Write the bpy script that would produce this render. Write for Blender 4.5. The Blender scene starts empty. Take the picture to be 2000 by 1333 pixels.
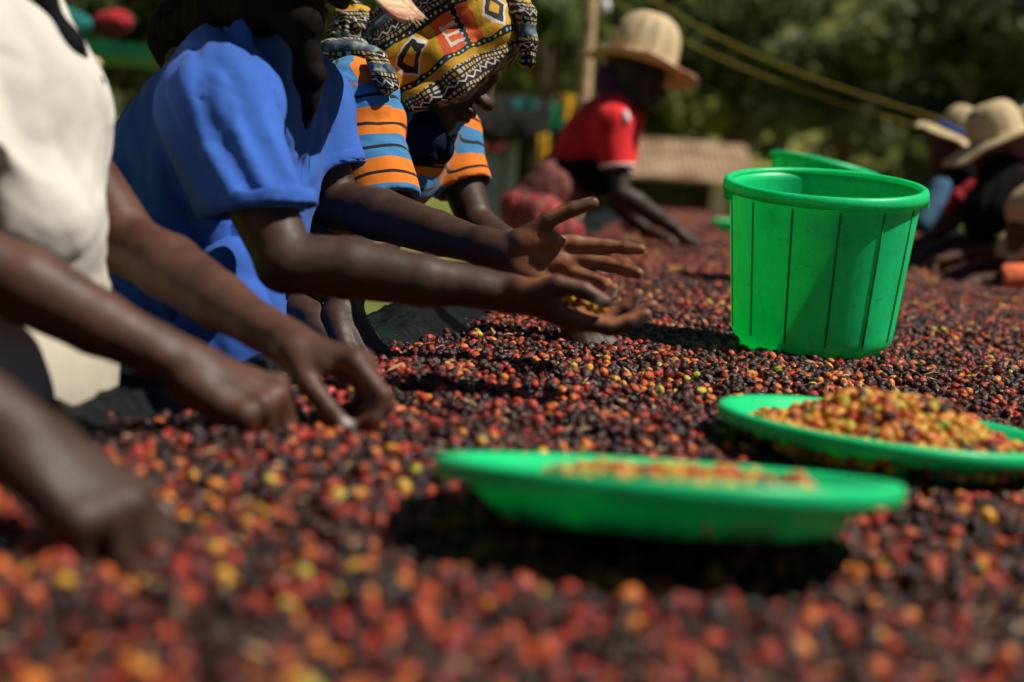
import bpy, math, random
import numpy as np
from mathutils import Vector, Matrix

# ---------------------------------------------------------------- camera, sky, sun, exposure
scene = bpy.context.scene
COL = scene.collection
FPX, ROLL, PITCH, CAM_H = 2778.0, math.radians(4.5), math.atan(375 / 2778), 0.30   # bed top is z = 0
cam_d = bpy.data.cameras.new('camera')
cam = bpy.data.objects.new('camera', cam_d)
COL.objects.link(cam)
cam.location = (0, 0, CAM_H)
cam.rotation_euler = (Matrix.Rotation(math.pi / 2 - PITCH, 3, 'X') @ Matrix.Rotation(ROLL, 3, 'Z')).to_euler()
cam_d.lens, cam_d.sensor_width = 50, 36
cam_d.clip_start, cam_d.clip_end = 0.05, 2000
cam_d.dof.use_dof = True
cam_d.dof.focus_distance = 2.13
cam_d.dof.aperture_fstop = 2.2
scene.camera = cam

SUN_EL, SUN_AZ = math.radians(55), math.radians(98)      # azimuth from +Y (into the picture) towards +X (right)
SUN_DIR = Vector((math.cos(SUN_EL) * math.sin(SUN_AZ), math.cos(SUN_EL) * math.cos(SUN_AZ), math.sin(SUN_EL)))
world = bpy.data.worlds.new('World')
scene.world = world
world.use_nodes = True
wn = world.node_tree
sky = wn.nodes.new('ShaderNodeTexSky')
sky.sky_type = 'NISHITA'
sky.sun_disc = False
sky.sun_elevation, sky.sun_rotation = SUN_EL, SUN_AZ
sky.altitude, sky.air_density, sky.dust_density = 2100, 0.5, 0.1        # clear air in the highlands
bg = wn.nodes['Background']
bg.inputs['Strength'].default_value = 0.05
wn.links.new(sky.outputs[0], bg.inputs['Color'])
sun_d = bpy.data.lights.new('sun', 'SUN')
sun_d.energy, sun_d.angle, sun_d.color = 5.0, math.radians(0.53), (1.0, 0.95, 0.87)
sun = bpy.data.objects.new('sun', sun_d)
COL.objects.link(sun)
sun.rotation_euler = (-SUN_DIR).to_track_quat('-Z', 'Y').to_euler()
sun.location = (3, -1, 6)
scene.view_settings.view_transform = 'Standard'
scene.view_settings.look = 'None'
scene.view_settings.gamma = 1.0
scene.view_settings.use_curve_mapping = False
scene.view_settings.exposure = 0.3
scene.cycles.use_denoising = True
scene.cycles.max_bounces = 6
scene.cycles.transparent_max_bounces = 4
scene.cycles.caustics_reflective = False
scene.cycles.caustics_refractive = False
scene.cycles.sample_clamp_indirect = 4.0

# camera basis, to turn measured directions into world points
_R = np.array([1.0, 0, 0]); _F = np.array([0, math.cos(PITCH), -math.sin(PITCH)]); _U = np.cross(_R, _F)
CR = math.cos(ROLL) * _R + math.sin(ROLL) * _U
CU = -math.sin(ROLL) * _R + math.cos(ROLL) * _U
CF = _F
CO = np.array([0, 0, CAM_H])
def Q(px, py, d):
    """world point seen at a photo pixel, at a depth of d metres"""
    return CO + d * (CF + ((px - 1000) * CR + (666.5 - py) * CU) / FPX)
def D(r, u, f):
    v = r * CR + u * CU + f * CF
    return v / np.linalg.norm(v)
def onplane(px, py, z=0.0):
    r = CF + ((px - 1000) * CR + (666.5 - py) * CU) / FPX
    return CO + r * ((z - CAM_H) / r[2])
def nrm(v):
    v = np.asarray(v, float)
    return v / (np.linalg.norm(v) + 1e-12)

# ---------------------------------------------------------------- node helpers
class X:
    """a float socket with arithmetic"""
    def __init__(s, nt, sock): s.nt, s.s = nt, sock
    def _m(s, op, *o):
        n = s.nt.nodes.new('ShaderNodeMath'); n.operation = op
        for i, v in enumerate((s,) + o):
            if isinstance(v, X): s.nt.links.new(v.s, n.inputs[i])
            else: n.inputs[i].default_value = v
        return X(s.nt, n.outputs[0])
    def __add__(s, o): return s._m('ADD', o)
    def __sub__(s, o): return s._m('SUBTRACT', o)
    def __mul__(s, o): return s._m('MULTIPLY', o)
    def __truediv__(s, o): return s._m('DIVIDE', o)
    def gt(s, o): return s._m('GREATER_THAN', o)
    def lt(s, o): return s._m('LESS_THAN', o)
    def fl(s): return s._m('FLOOR')
    def fr(s): return s._m('FRACT')
    def ab(s): return s._m('ABSOLUTE')
    def sin(s): return s._m('SINE')
    def mx(s, o): return s._m('MAXIMUM', o)
    def sq(s): return s._m('SQRT')
    def pp(s, o): return s._m('PINGPONG', o)
    def between(s, a, b): return s.gt(a) * s.lt(b)

class Mat:
    def __init__(s, name, rough=0.6, spec=0.4):
        s.m = bpy.data.materials.new(name); s.m.use_nodes = True
        s.nt = s.m.node_tree; s.b = s.nt.nodes['Principled BSDF']
        s.b.inputs['Roughness'].default_value = rough
        s.b.inputs['Specular IOR Level'].default_value = spec
        s._obj = None
    def link(s, a, b): s.nt.links.new(a.s if isinstance(a, X) else a, b)
    def coord(s, kind='Object', scale=None):
        n = s.nt.nodes.new('ShaderNodeTexCoord'); o = n.outputs[kind]
        if scale:
            mp = s.nt.nodes.new('ShaderNodeMapping'); mp.inputs['Scale'].default_value = scale
            s.nt.links.new(o, mp.inputs[0]); o = mp.outputs[0]
        return o
    def noise(s, scale, detail=3, rough=0.55, vec=None, dist=0.0, stretch=None):
        n = s.nt.nodes.new('ShaderNodeTexNoise')
        n.inputs['Scale'].default_value, n.inputs['Detail'].default_value = scale, detail
        n.inputs['Roughness'].default_value, n.inputs['Distortion'].default_value = rough, dist
        s.nt.links.new(vec if vec is not None else s.coord('Object', stretch), n.inputs['Vector'])
        return X(s.nt, n.outputs['Fac'])
    def attr(s, name, kind='GEOMETRY'):
        n = s.nt.nodes.new('ShaderNodeAttribute'); n.attribute_name = name; n.attribute_type = kind
        return X(s.nt, n.outputs['Fac'])
    def attrv(s, name, kind='GEOMETRY'):
        n = s.nt.nodes.new('ShaderNodeAttribute'); n.attribute_name = name; n.attribute_type = kind
        return n.outputs['Vector']
    def ramp(s, fac, stops, interp='LINEAR'):
        n = s.nt.nodes.new('ShaderNodeValToRGB'); r = n.color_ramp; r.interpolation = interp
        while len(r.elements) > 1: r.elements.remove(r.elements[-1])
        r.elements[0].position, r.elements[0].color = stops[0][0], (*stops[0][1], 1)
        for p, c in stops[1:]:
            e = r.elements.new(p); e.color = (*c, 1)
        s.link(fac, n.inputs[0]); return n.outputs[0]
    def mix(s, f, a, b, blend='MIX'):
        n = s.nt.nodes.new('ShaderNodeMix'); n.data_type = 'RGBA'; n.blend_type = blend
        for sock, v in ((n.inputs[0], f), (n.inputs[6], a), (n.inputs[7], b)):
            if isinstance(v, X): s.link(v, sock)
            elif isinstance(v, (int, float)): sock.default_value = v
            elif isinstance(v, tuple): sock.default_value = (*v, 1)
            else: s.nt.links.new(v, sock)
        return n.outputs[2]
    def col(s, c):
        if isinstance(c, tuple): s.b.inputs['Base Color'].default_value = (*c, 1)
        else: s.nt.links.new(c, s.b.inputs['Base Color'])
        return s
    def rough(s, x): s.link(x, s.b.inputs['Roughness']); return s
    def bump(s, h, strength=0.3, dist=0.01):
        n = s.nt.nodes.new('ShaderNodeBump')
        n.inputs['Strength'].default_value, n.inputs['Distance'].default_value = strength, dist
        s.link(h, n.inputs['Height']); s.nt.links.new(n.outputs[0], s.b.inputs['Normal']); return s
    def translucent(s, col, fac):
        t = s.nt.nodes.new('ShaderNodeBsdfTranslucent'); mx = s.nt.nodes.new('ShaderNodeMixShader')
        if isinstance(col, tuple): t.inputs[0].default_value = (*col, 1)
        else: s.nt.links.new(col, t.inputs[0])
        mx.inputs[0].default_value = fac
        out = s.nt.nodes['Material Output']
        s.nt.links.new(s.b.outputs[0], mx.inputs[1]); s.nt.links.new(t.outputs[0], mx.inputs[2])
        s.nt.links.new(mx.outputs[0], out.inputs['Surface']); return s

def vary(m, base, amt=0.35, scale=6.0, detail=4):
    """a base colour with lighter and darker patches"""
    f = m.noise(scale, detail)
    lo = tuple(c * (1 - amt) for c in base); hi = tuple(min(1, c * (1 + amt)) for c in base)
    return m.ramp(f, [(0.3, lo), (0.7, hi)])

MATS = {}
def cloth_mat(name, base, rough=0.85, amt=0.15, weave=900, scale=9, thin=0.0):
    m = Mat(name, rough, 0.2)
    m.col(vary(m, base, amt, scale))
    if max(base) < 0.05: m.b.inputs['Specular IOR Level'].default_value = 0.06
    else: m.b.inputs['Sheen Weight'].default_value = 0.05
    n = m.noise(weave, 2); w = m.noise(38, 4)
    m.bump(n * 0.10 + w * 0.8, 0.3, 0.006)
    if thin: m.translucent(base, thin)
    MATS[name] = m.m
    return m.m

# skin: dark brown back of the hand and arm, paler palms where the 'palm' attribute says so
def skin_mat(name, base, palm):
    m = Mat(name, 0.5, 0.3)
    a = vary(m, base, 0.35, 22, 5)
    a = m.mix(X(m.nt, m.ramp(m.noise(34, 5, 0.7), [(0.5, (0, 0, 0)), (0.7, (1, 1, 1))])) * 0.35, a, tuple(0.02 + 1.5 * x for x in base))
    pc = vary(m, palm, 0.25, 60, 4)
    m.col(m.mix(m.attr('nail'), m.mix(m.attr('palm'), a, pc), tuple(0.25 + 0.4 * x for x in palm)))
    m.b.inputs['Subsurface Weight'].default_value = 0.05
    m.b.inputs['Subsurface Radius'].default_value = (0.01, 0.004, 0.002)
    m.b.inputs['Subsurface Scale'].default_value = 0.4
    f = m.noise(420, 3); c = m.noise(70, 4, stretch=(1, 1, 1)); v = m.noise(25, 3)
    cr = m.noise(48, 2, stretch=(1, 1, 2.5), dist=1.5)
    m.bump(f * 0.35 + c * 0.5 + v * 0.5 + (cr - 0.5).ab().lt(0.025) * -0.35, 0.3, 0.003)
    m.rough(m.noise(90, 3) * 0.25 + 0.40)
    MATS[name] = m.m
skin_mat('skin_deep', (0.045, 0.021, 0.013), (0.23, 0.085, 0.036))
skin_mat('skin_brown', (0.072, 0.030, 0.017), (0.25, 0.095, 0.042))
skin_mat('skin_dark', (0.030, 0.015, 0.010), (0.2, 0.08, 0.038))

cloth_mat('cloth_cream', (0.56, 0.52, 0.45))
cloth_mat('cloth_trouser_cream', (0.44, 0.39, 0.30))
cloth_mat('cloth_blue', (0.032, 0.105, 0.40))
cloth_mat('cloth_blue_dark', (0.03, 0.10, 0.40))
cloth_mat('cloth_red', (0.62, 0.015, 0.02))
cloth_mat('cloth_scarlet', (0.34, 0.014, 0.02), amt=0.5, scale=14)
cloth_mat('cloth_black', (0.008, 0.0075, 0.008))
cloth_mat('cloth_brown_black', (0.009, 0.007, 0.006))
cloth_mat('cloth_orange', (0.75, 0.16, 0.06))
cloth_mat('cloth_pink_red', (0.6, 0.05, 0.07))
cloth_mat('cloth_denim', (0.05, 0.12, 0.2))
cloth_mat('cloth_teal', (0.01, 0.15, 0.14))
cloth_mat('cloth_yellow', (0.55, 0.28, 0.01), amt=0.4)
cloth_mat('cloth_green', (0.01, 0.16, 0.08))
cloth_mat('cloth_navy', (0.006, 0.009, 0.028))
cloth_mat('cloth_purple', (0.06, 0.02, 0.07))
cloth_mat('cloth_white', (0.75, 0.74, 0.72))

def striped_mat():
    m = Mat('cloth_striped', 0.85, 0.2)
    t = ((m.attr('stripe') + (m.noise(9, 2) - 0.5) * 0.02) / 0.083).fr()
    orange, blue, black = (0.72, 0.18, 0.012), (0.045, 0.19, 0.38), (0.012, 0.011, 0.012)
    c = m.ramp(t, [(0.0, orange), (0.2, black), (0.265, orange), (0.45, blue), (0.68, black), (0.745, blue), (0.93, orange)], 'CONSTANT')
    m.col(m.mix(m.noise(25, 3) * 0.35, c, m.mix(1.0, c, (0.75, 0.75, 0.75), 'MULTIPLY')))
    m.b.inputs['Sheen Weight'].default_value = 0.1
    m.bump(m.noise(900, 2) * 0.3 + m.noise(40, 3), 0.3, 0.006)
    MATS['cloth_striped'] = m.m
striped_mat()

def scarf_mat():
    """printed cotton: bands of dotted lines, zigzags, grids and big yellow and orange panels, from the cloth's own u, v"""
    m = Mat('cloth_printed', 0.7, 0.25)
    u, v = m.attr('su') * 1.12, m.attr('sv') * 1.08
    v = v + (m.noise(12, 3) - 0.5) * 0.035
    u = u + (m.noise(11, 3) - 0.5) * 0.05
    black, white, ochre, yellow, orange, teal = (0.012, 0.011, 0.01), (0.55, 0.52, 0.46), (0.42, 0.23, 0.025), (0.52, 0.28, 0.014), (0.55, 0.075, 0.012), (0.08, 0.18, 0.22)
    P = 0.205
    w = (v / P).fr() * P                                    # the print repeats along the cloth
    # ---- panels
    cell = (u / 0.082)
    ci = cell.fl(); cu = cell.fr()
    par = (ci * 0.5).fr().gt(0.25)
    vi = ((w - 0.012) / 0.072)
    row = vi.fl(); rv = vi.fr()
    chk = ((ci + row) * 0.5).fr().gt(0.25)
    pan = m.mix(chk, yellow, orange)
    comb = cu.between(0.18, 0.62) * rv.between(0.2, 0.85) * ((rv * 4.0).fr().lt(0.33).mx(cu.between(0.18, 0.25)))
    pan = m.mix(comb * chk, pan, white)
    du, dv = (cu - 0.5).ab(), (rv - 0.5).ab()
    dia = (du + dv * 0.7)
    pan = m.mix((chk * -1.0 + 1.0) * dia.between(0.15, 0.3), pan, black)
    pan = m.mix((chk * -1.0 + 1.0) * dia.between(0.3, 0.36), pan, white)
    tri = (cu - 0.5).ab() * 1.2 - rv * 0.6
    pan = m.mix(((ci * 0.3333).fr().lt(0.3)) * tri.between(-0.22, -0.05), pan, orange)
    dcu, dcv = (u / 0.0105).fr() - 0.5, (w / 0.0105).fr() - 0.5
    dot = (dcu * dcu + dcv * dcv).sq().lt(0.22)
    pan = m.mix(dot * ((ci * 0.3333).fr().lt(0.3)) * tri.between(-0.22, -0.05), pan, black)
    # ---- dotted line bands between panels
    alt = ((u / 0.021).fl() * 0.5).fr().gt(0.25)
    dl = m.mix(dot, black, m.mix(alt, (0.6, 0.5, 0.08), (0.2, 0.42, 0.5)))
    # ---- grid
    g = (u / 0.0075).fr().between(0.2, 0.8) * (w / 0.0085).fr().between(0.18, 0.8)
    alt2 = ((u / 0.0075).fl() * 0.3333).fr().gt(0.4)
    grid = m.mix(g, black, m.mix(alt2, ochre, (0.5, 0.42, 0.3)))
    # ---- zigzag
    zz = (u / 0.018).pp(0.5) * 0.014
    def zig(c0): return (w - c0 - zz).ab().lt(0.0016)
    smear = m.ramp(m.noise(55, 3), [(0.4, (0.035, 0.05, 0.06)), (0.55, (0.09, 0.16, 0.2)), (0.63, (0.3, 0.29, 0.24)), (0.7, (0.2, 0.34, 0.06))])
    c = m.mix(w.gt(0.012), dl, pan)
    c = m.mix(w.between(0.084, 0.094), c, dl)
    c = m.mix(w.between(0.094, 0.106), c, yellow)
    c = m.mix(w.between(0.106, 0.124), c, grid)
    c = m.mix(w.between(0.124, 0.136), c, black)
    c = m.mix(w.between(0.136, 0.150), c, grid)
    c = m.mix(zig(0.1255), c, white)
    c = m.mix(w.between(0.150, 0.170), c, smear)
    c = m.mix(w.between(0.170, 0.205), c, grid)
    c = m.mix(w.between(0.181, 0.192), c, black)
    c = m.mix(zig(0.183), c, white)
    vl = (u / 0.174).fr()                                   # upright dotted borders
    c = m.mix(vl.lt(0.06) * w.between(0.0, 0.09), c, dl)
    m.col(m.mix(m.noise(35, 3) * 0.4, c, m.mix(1.0, c, (0.6, 0.58, 0.55), 'MULTIPLY')))
    m.bump(m.noise(800, 2) * 0.25 + m.noise(45, 4), 0.4, 0.006)
    MATS['cloth_printed'] = m.m
scarf_mat()

def printed_skirt_mat():
    m = Mat('cloth_skirt_print', 0.85, 0.2)
    n = m.noise(18, 2, dist=1.5); k = m.noise(160, 2)
    c = m.ramp(n, [(0.38, (0.55, 0.012, 0.015)), (0.46, (0.05, 0.012, 0.012)), (0.52, (0.22, 0.06, 0.05)), (0.60, (0.34, 0.12, 0.09)), (0.64, (0.55, 0.02, 0.02))])
    m.col(m.mix(k.gt(0.56) * 0.6, c, (0.18, 0.05, 0.05)))
    m.bump(m.noise(40, 4), 0.4, 0.01)
    MATS['cloth_skirt_print'] = m.m
    m = Mat('cloth_waist_print', 0.85, 0.2)
    k = m.noise(130, 3)
    m.col(m.ramp(k, [(0.4, (0.08, 0.015, 0.015)), (0.55, (0.28, 0.09, 0.07)), (0.7, (0.42, 0.22, 0.18))]))
    m.bump(m.noise(40, 4), 0.4, 0.01)
    MATS['cloth_waist_print'] = m.m
printed_skirt_mat()

def straw_mat(name, base, red=False):
    m = Mat(name, 0.65, 0.35)
    a, r = m.attr('ang'), m.attr('rad')
    plait = (r / 0.013).fr()
    rid = (plait - 0.5).ab() * 2.0
    strand = ((a * 0.013 * 900 + (plait.gt(0.5) * 2.0 - 1.0) * plait * 3.0)).sin() * 0.5 + 0.5
    n = m.noise(60, 4)
    c = m.ramp(n * 0.6 + strand * 0.4, [(0.25, tuple(x * 0.62 for x in base)), (0.55, base), (0.8, tuple(min(1, x * 1.2) for x in base))])
    c = m.mix(rid.gt(0.86) * 0.45, c, tuple(x * 0.4 for x in base))
    if red:
        c = m.mix(m.attr('edge') * m.noise(30, 2).gt(0.5) * 0.6, c, (0.45, 0.03, 0.08))
    m.col(c)
    m.bump(strand * 0.6 + rid * -1.0, 0.7, 0.004)
    m.translucent(base, 0.12)
    MATS[name] = m.m
straw_mat('straw', (0.72, 0.55, 0.30))
straw_mat('straw_red_edge', (0.75, 0.56, 0.32), True)

def plastic_mat(name, base, dirt=0.5, tr=0.42):
    m = Mat(name, 0.38, 0.5)
    n = m.noise(60, 5, 0.7); sp = m.noise(260, 3, 0.6); st = m.noise(30, 4, stretch=(3, 3, 0.4))
    d = m.ramp(n * 0.55 + sp * 0.45, [(0.36, (1, 1, 1)), (0.43, (0, 0, 0))])
    d2 = m.ramp(st, [(0.5, (0, 0, 0)), (0.75, (1, 1, 1))])
    c = m.mix(X(m.nt, d2) * 0.35 * dirt, base, tuple(x * 0.45 for x in base))
    c = m.mix(X(m.nt, d) * 0.8 * dirt, c, (0.012, 0.05, 0.02))
    sc = m.noise(22, 4, 0.7, stretch=(6, 6, 1), dist=0.5)
    c = m.mix((sc - 0.5).ab().lt(0.006) * 0.45 * dirt, c, (0.3, 0.75, 0.45))
    bl = m.noise(11, 4, 0.65)
    c = m.mix(X(m.nt, m.ramp(bl, [(0.5, (0, 0, 0)), (0.66, (1, 1, 1))])) * 0.4 * dirt, c, (0.01, 0.22, 0.08))
    m.col(c); m.rough(st * 0.3 + 0.25)
    m.bump(m.noise(150, 3) * 0.4 + m.noise(14, 2), 0.12, 0.004)
    m.translucent(c, tr)
    MATS[name] = m.m
plastic_mat('plastic_green', (0.008, 0.82, 0.30), tr=0.46)
plastic_mat('plastic_green_tray', (0.006, 0.74, 0.25), 0.45, 0.3)
plastic_mat('plastic_groove', (0.005, 0.36, 0.12), 0.5)

def cherry_mat():
    m = Mat('cherry_skin', 0.3, 0.3)
    t = m.attr('ct', 'INSTANCER')
    black, plum, wine, red, brick, orange, gold, yel, green = ((0.010, 0.006, 0.006), (0.032, 0.010, 0.008), (0.115, 0.018, 0.013), (0.42, 0.034, 0.019),
        (0.46, 0.085, 0.024), (0.66, 0.20, 0.024), (0.64, 0.31, 0.028), (0.62, 0.42, 0.05), (0.3, 0.36, 0.03))
    n = m.noise(70, 3); r = m.attr('cr', 'INSTANCER')
    tt = t + (n - 0.5) * 0.16
    c = m.ramp(tt, [(0.0, black), (0.22, plum), (0.42, wine), (0.55, red), (0.66, brick), (0.76, orange), (0.86, gold), (0.93, yel), (1.0, green)])
    navel = m.attr('navel')
    c = m.mix(navel * 0.75, c, (0.16, 0.1, 0.05))
    c = m.mix(m.noise(240, 3).gt(0.62) * 0.45, c, (0.05, 0.022, 0.015))
    m.col(c)
    m.rough(m.noise(120, 2) * 0.2 + r * 0.2 + 0.07)
    m.bump(m.noise(150, 4, 0.6, dist=0.8) * 1.0 + m.noise(420, 2) * 0.3, 0.75, 0.004)
    MATS['cherry_skin'] = m.m
cherry_mat()

def simple(name, base, rough=0.8, amt=0.35, scale=5, bump=0.4, bs=40, bd=0.01, spec=0.3):
    m = Mat(name, rough, spec); m.col(vary(m, base, amt, scale)); m.bump(m.noise(bs, 5), bump, bd)
    MATS[name] = m.m; return m
simple('wood_pole', (0.42, 0.28, 0.15), 0.75, 0.4, 9)
simple('wood_grey', (0.22, 0.17, 0.12), 0.85, 0.4, 9)
simple('thatch', (0.013, 0.011, 0.007), 0.95, 0.5, 12, 1.0, 60, 0.05)
simple('bark', (0.13, 0.09, 0.06), 0.9, 0.4, 6, 0.8, 30, 0.03)
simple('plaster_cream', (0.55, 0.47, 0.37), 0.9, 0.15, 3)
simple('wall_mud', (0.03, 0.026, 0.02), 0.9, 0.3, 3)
simple('rope_yellow', (0.42, 0.33, 0.06), 0.7, 0.2, 30)
simple('metal_sheet', (0.5, 0.53, 0.55), 0.5, 0.15, 4)
simple('debris', (0.34, 0.2, 0.1), 0.8, 0.5, 40, 0.3, 200, 0.002)
simple('mesh_net', (0.02, 0.03, 0.025), 0.7, 0.3, 10)
simple('eye_white', (0.5, 0.45, 0.4), 0.3, 0.1, 10, 0.0)
simple('foil', (0.7, 0.7, 0.72), 0.3, 0.1, 10, 0.3)

def roof_mat():
    m = Mat('roof_rust', 0.7, 0.3)
    n = m.noise(1.6, 4, stretch=(1, 3, 3))
    m.col(m.ramp(n, [(0.36, (0.13, 0.065, 0.035)), (0.5, (0.32, 0.20, 0.11)), (0.64, (0.5, 0.37, 0.24))]))
    MATS['roof_rust'] = m.m
roof_mat()

def tarp_mat():
    m = Mat('tarp_black', 0.42, 0.12)
    g = m.noise(5, 3)
    c = m.ramp(g, [(0.5, (0.004, 0.005, 0.005)), (0.64, (0.006, 0.022, 0.016)), (0.78, (0.07, 0.055, 0.035))])
    m.col(c)
    m.bump(m.noise(55, 5, 0.65) * 1.0 + m.noise(600, 2) * 0.12, 0.6, 0.012)
    MATS['tarp_black'] = m.m
tarp_mat()

def leaf_mat(name, base, tr=0.35, lowk=0.45):
    m = Mat(name, 0.6, 0.3)
    f = m.noise(0.35, 4); g = m.attr('lv')
    c = m.ramp(f * 0.5 + g * 0.5, [(0.25, tuple(x * lowk for x in base)), (0.5, base), (0.75, (base[0] * 2.1, base[1] * 1.7, base[2] * 1.3))])
    m.col(c); m.translucent(c, tr)
    MATS[name] = m.m
leaf_mat('leaf_forest', (0.135, 0.165, 0.06), 0.45, lowk=0.85)
leaf_mat('leaf_light', (0.085, 0.13, 0.028))
leaf_mat('leaf_dark', (0.04, 0.06, 0.018))

def ground_mat():
    m = Mat('ground_grass', 0.95, 0.15)
    f = m.noise(0.6, 5, 0.65); g = m.noise(9, 4)
    c = m.ramp(f * 0.6 + g * 0.4, [(0.35, (0.06, 0.085, 0.02)), (0.48, (0.15, 0.17, 0.035)), (0.58, (0.26, 0.23, 0.06)), (0.68, (0.24, 0.16, 0.08))])
    m.col(c); m.bump(g, 0.6, 0.05)
    MATS['ground_grass'] = m.m
ground_mat()

# ---------------------------------------------------------------- mesh helpers
def mesh_obj(name, verts, faces, mat, parent=None, smooth=True, attrs=None):
    me = bpy.data.meshes.new(name)
    verts = np.asarray(verts, np.float32)
    if isinstance(faces, np.ndarray):
        n = faces.shape[1]
        me.vertices.add(len(verts)); me.vertices.foreach_set('co', verts.ravel())
        me.loops.add(faces.size); me.loops.foreach_set('vertex_index', faces.astype(np.int32).ravel())
        me.polygons.add(len(faces)); me.polygons.foreach_set('loop_start', np.arange(0, faces.size, n, dtype=np.int32))
        me.update(calc_edges=True)
    else:
        me.from_pydata(verts.tolist(), [], faces); me.update()
    me.polygons.foreach_set('use_smooth', np.full(len(me.polygons), smooth))
    for k, a in (attrs or {}).items():
        at = me.attributes.new(k, 'FLOAT', 'POINT'); at.data.foreach_set('value', np.asarray(a, np.float32))
    if mat: me.materials.append(MATS[mat])
    o = bpy.data.objects.new(name, me); COL.objects.link(o)
    if parent is not None:
        o.parent = parent
        o.matrix_parent_inverse = parent.matrix_world.inverted() if False else Matrix.Translation(-Vector(parent.location))
    return o
def thing(name, label, cat, loc=(0, 0, 0), group=None):
    o = bpy.data.objects.new(name, None); COL.objects.link(o); o.location = Vector(loc); o.empty_display_size = 0.1
    return tag(o, label, cat, group)
def tag(o, label=None, cat=None, group=None, kind=None):
    for k, v in (('label', label), ('category', cat), ('group', group), ('kind', kind)):
        if v: o[k] = v
    return o
class MB:
    """collects boxes, tubes and sheets for one mesh"""
    def __init__(s): s.v, s.f = [], []
    def box(s, c, size, rot=None):
        c, h = np.array(c, float), np.array(size, float) / 2; b = len(s.v)
        R = np.eye(3) if rot is None else np.array(rot)
        for x in (-1, 1):
            for y in (-1, 1):
                for z in (-1, 1): s.v.append(c + R @ (h * (x, y, z)))
        for q in ((0, 1, 3, 2), (4, 6, 7, 5), (0, 4, 5, 1), (2, 3, 7, 6), (0, 2, 6, 4), (1, 5, 7, 3)): s.f.append([b + i for i in q])
        return s
    def tube(s, pts, rad, n=8):
        pts = [np.array(p, float) for p in pts]
        rad = [rad] * len(pts) if np.isscalar(rad) else rad
        b = len(s.v)
        for i, p in enumerate(pts):
            t = nrm(pts[min(i + 1, len(pts) - 1)] - pts[max(i - 1, 0)])
            a = nrm(np.cross(t, (0.3, 0.2, 1) if abs(t[2]) < 0.9 else (1, 0.1, 0))); c = np.cross(t, a)
            for k in range(n):
                w = 2 * math.pi * k / n
                s.v.append(p + rad[i] * (math.cos(w) * a + math.sin(w) * c))
        for i in range(len(pts) - 1):
            for k in range(n):
                k2 = (k + 1) % n
                s.f.append([b + i * n + k, b + i * n + k2, b + (i + 1) * n + k2, b + (i + 1) * n + k])
        s.f.append([b + k for k in range(n)][::-1]); e = b + (len(pts) - 1) * n; s.f.append([e + k for k in range(n)])
        return s
    def build(s, name, mat, parent=None, smooth=False): return mesh_obj(name, s.v, s.f, mat, parent, smooth)

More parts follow.
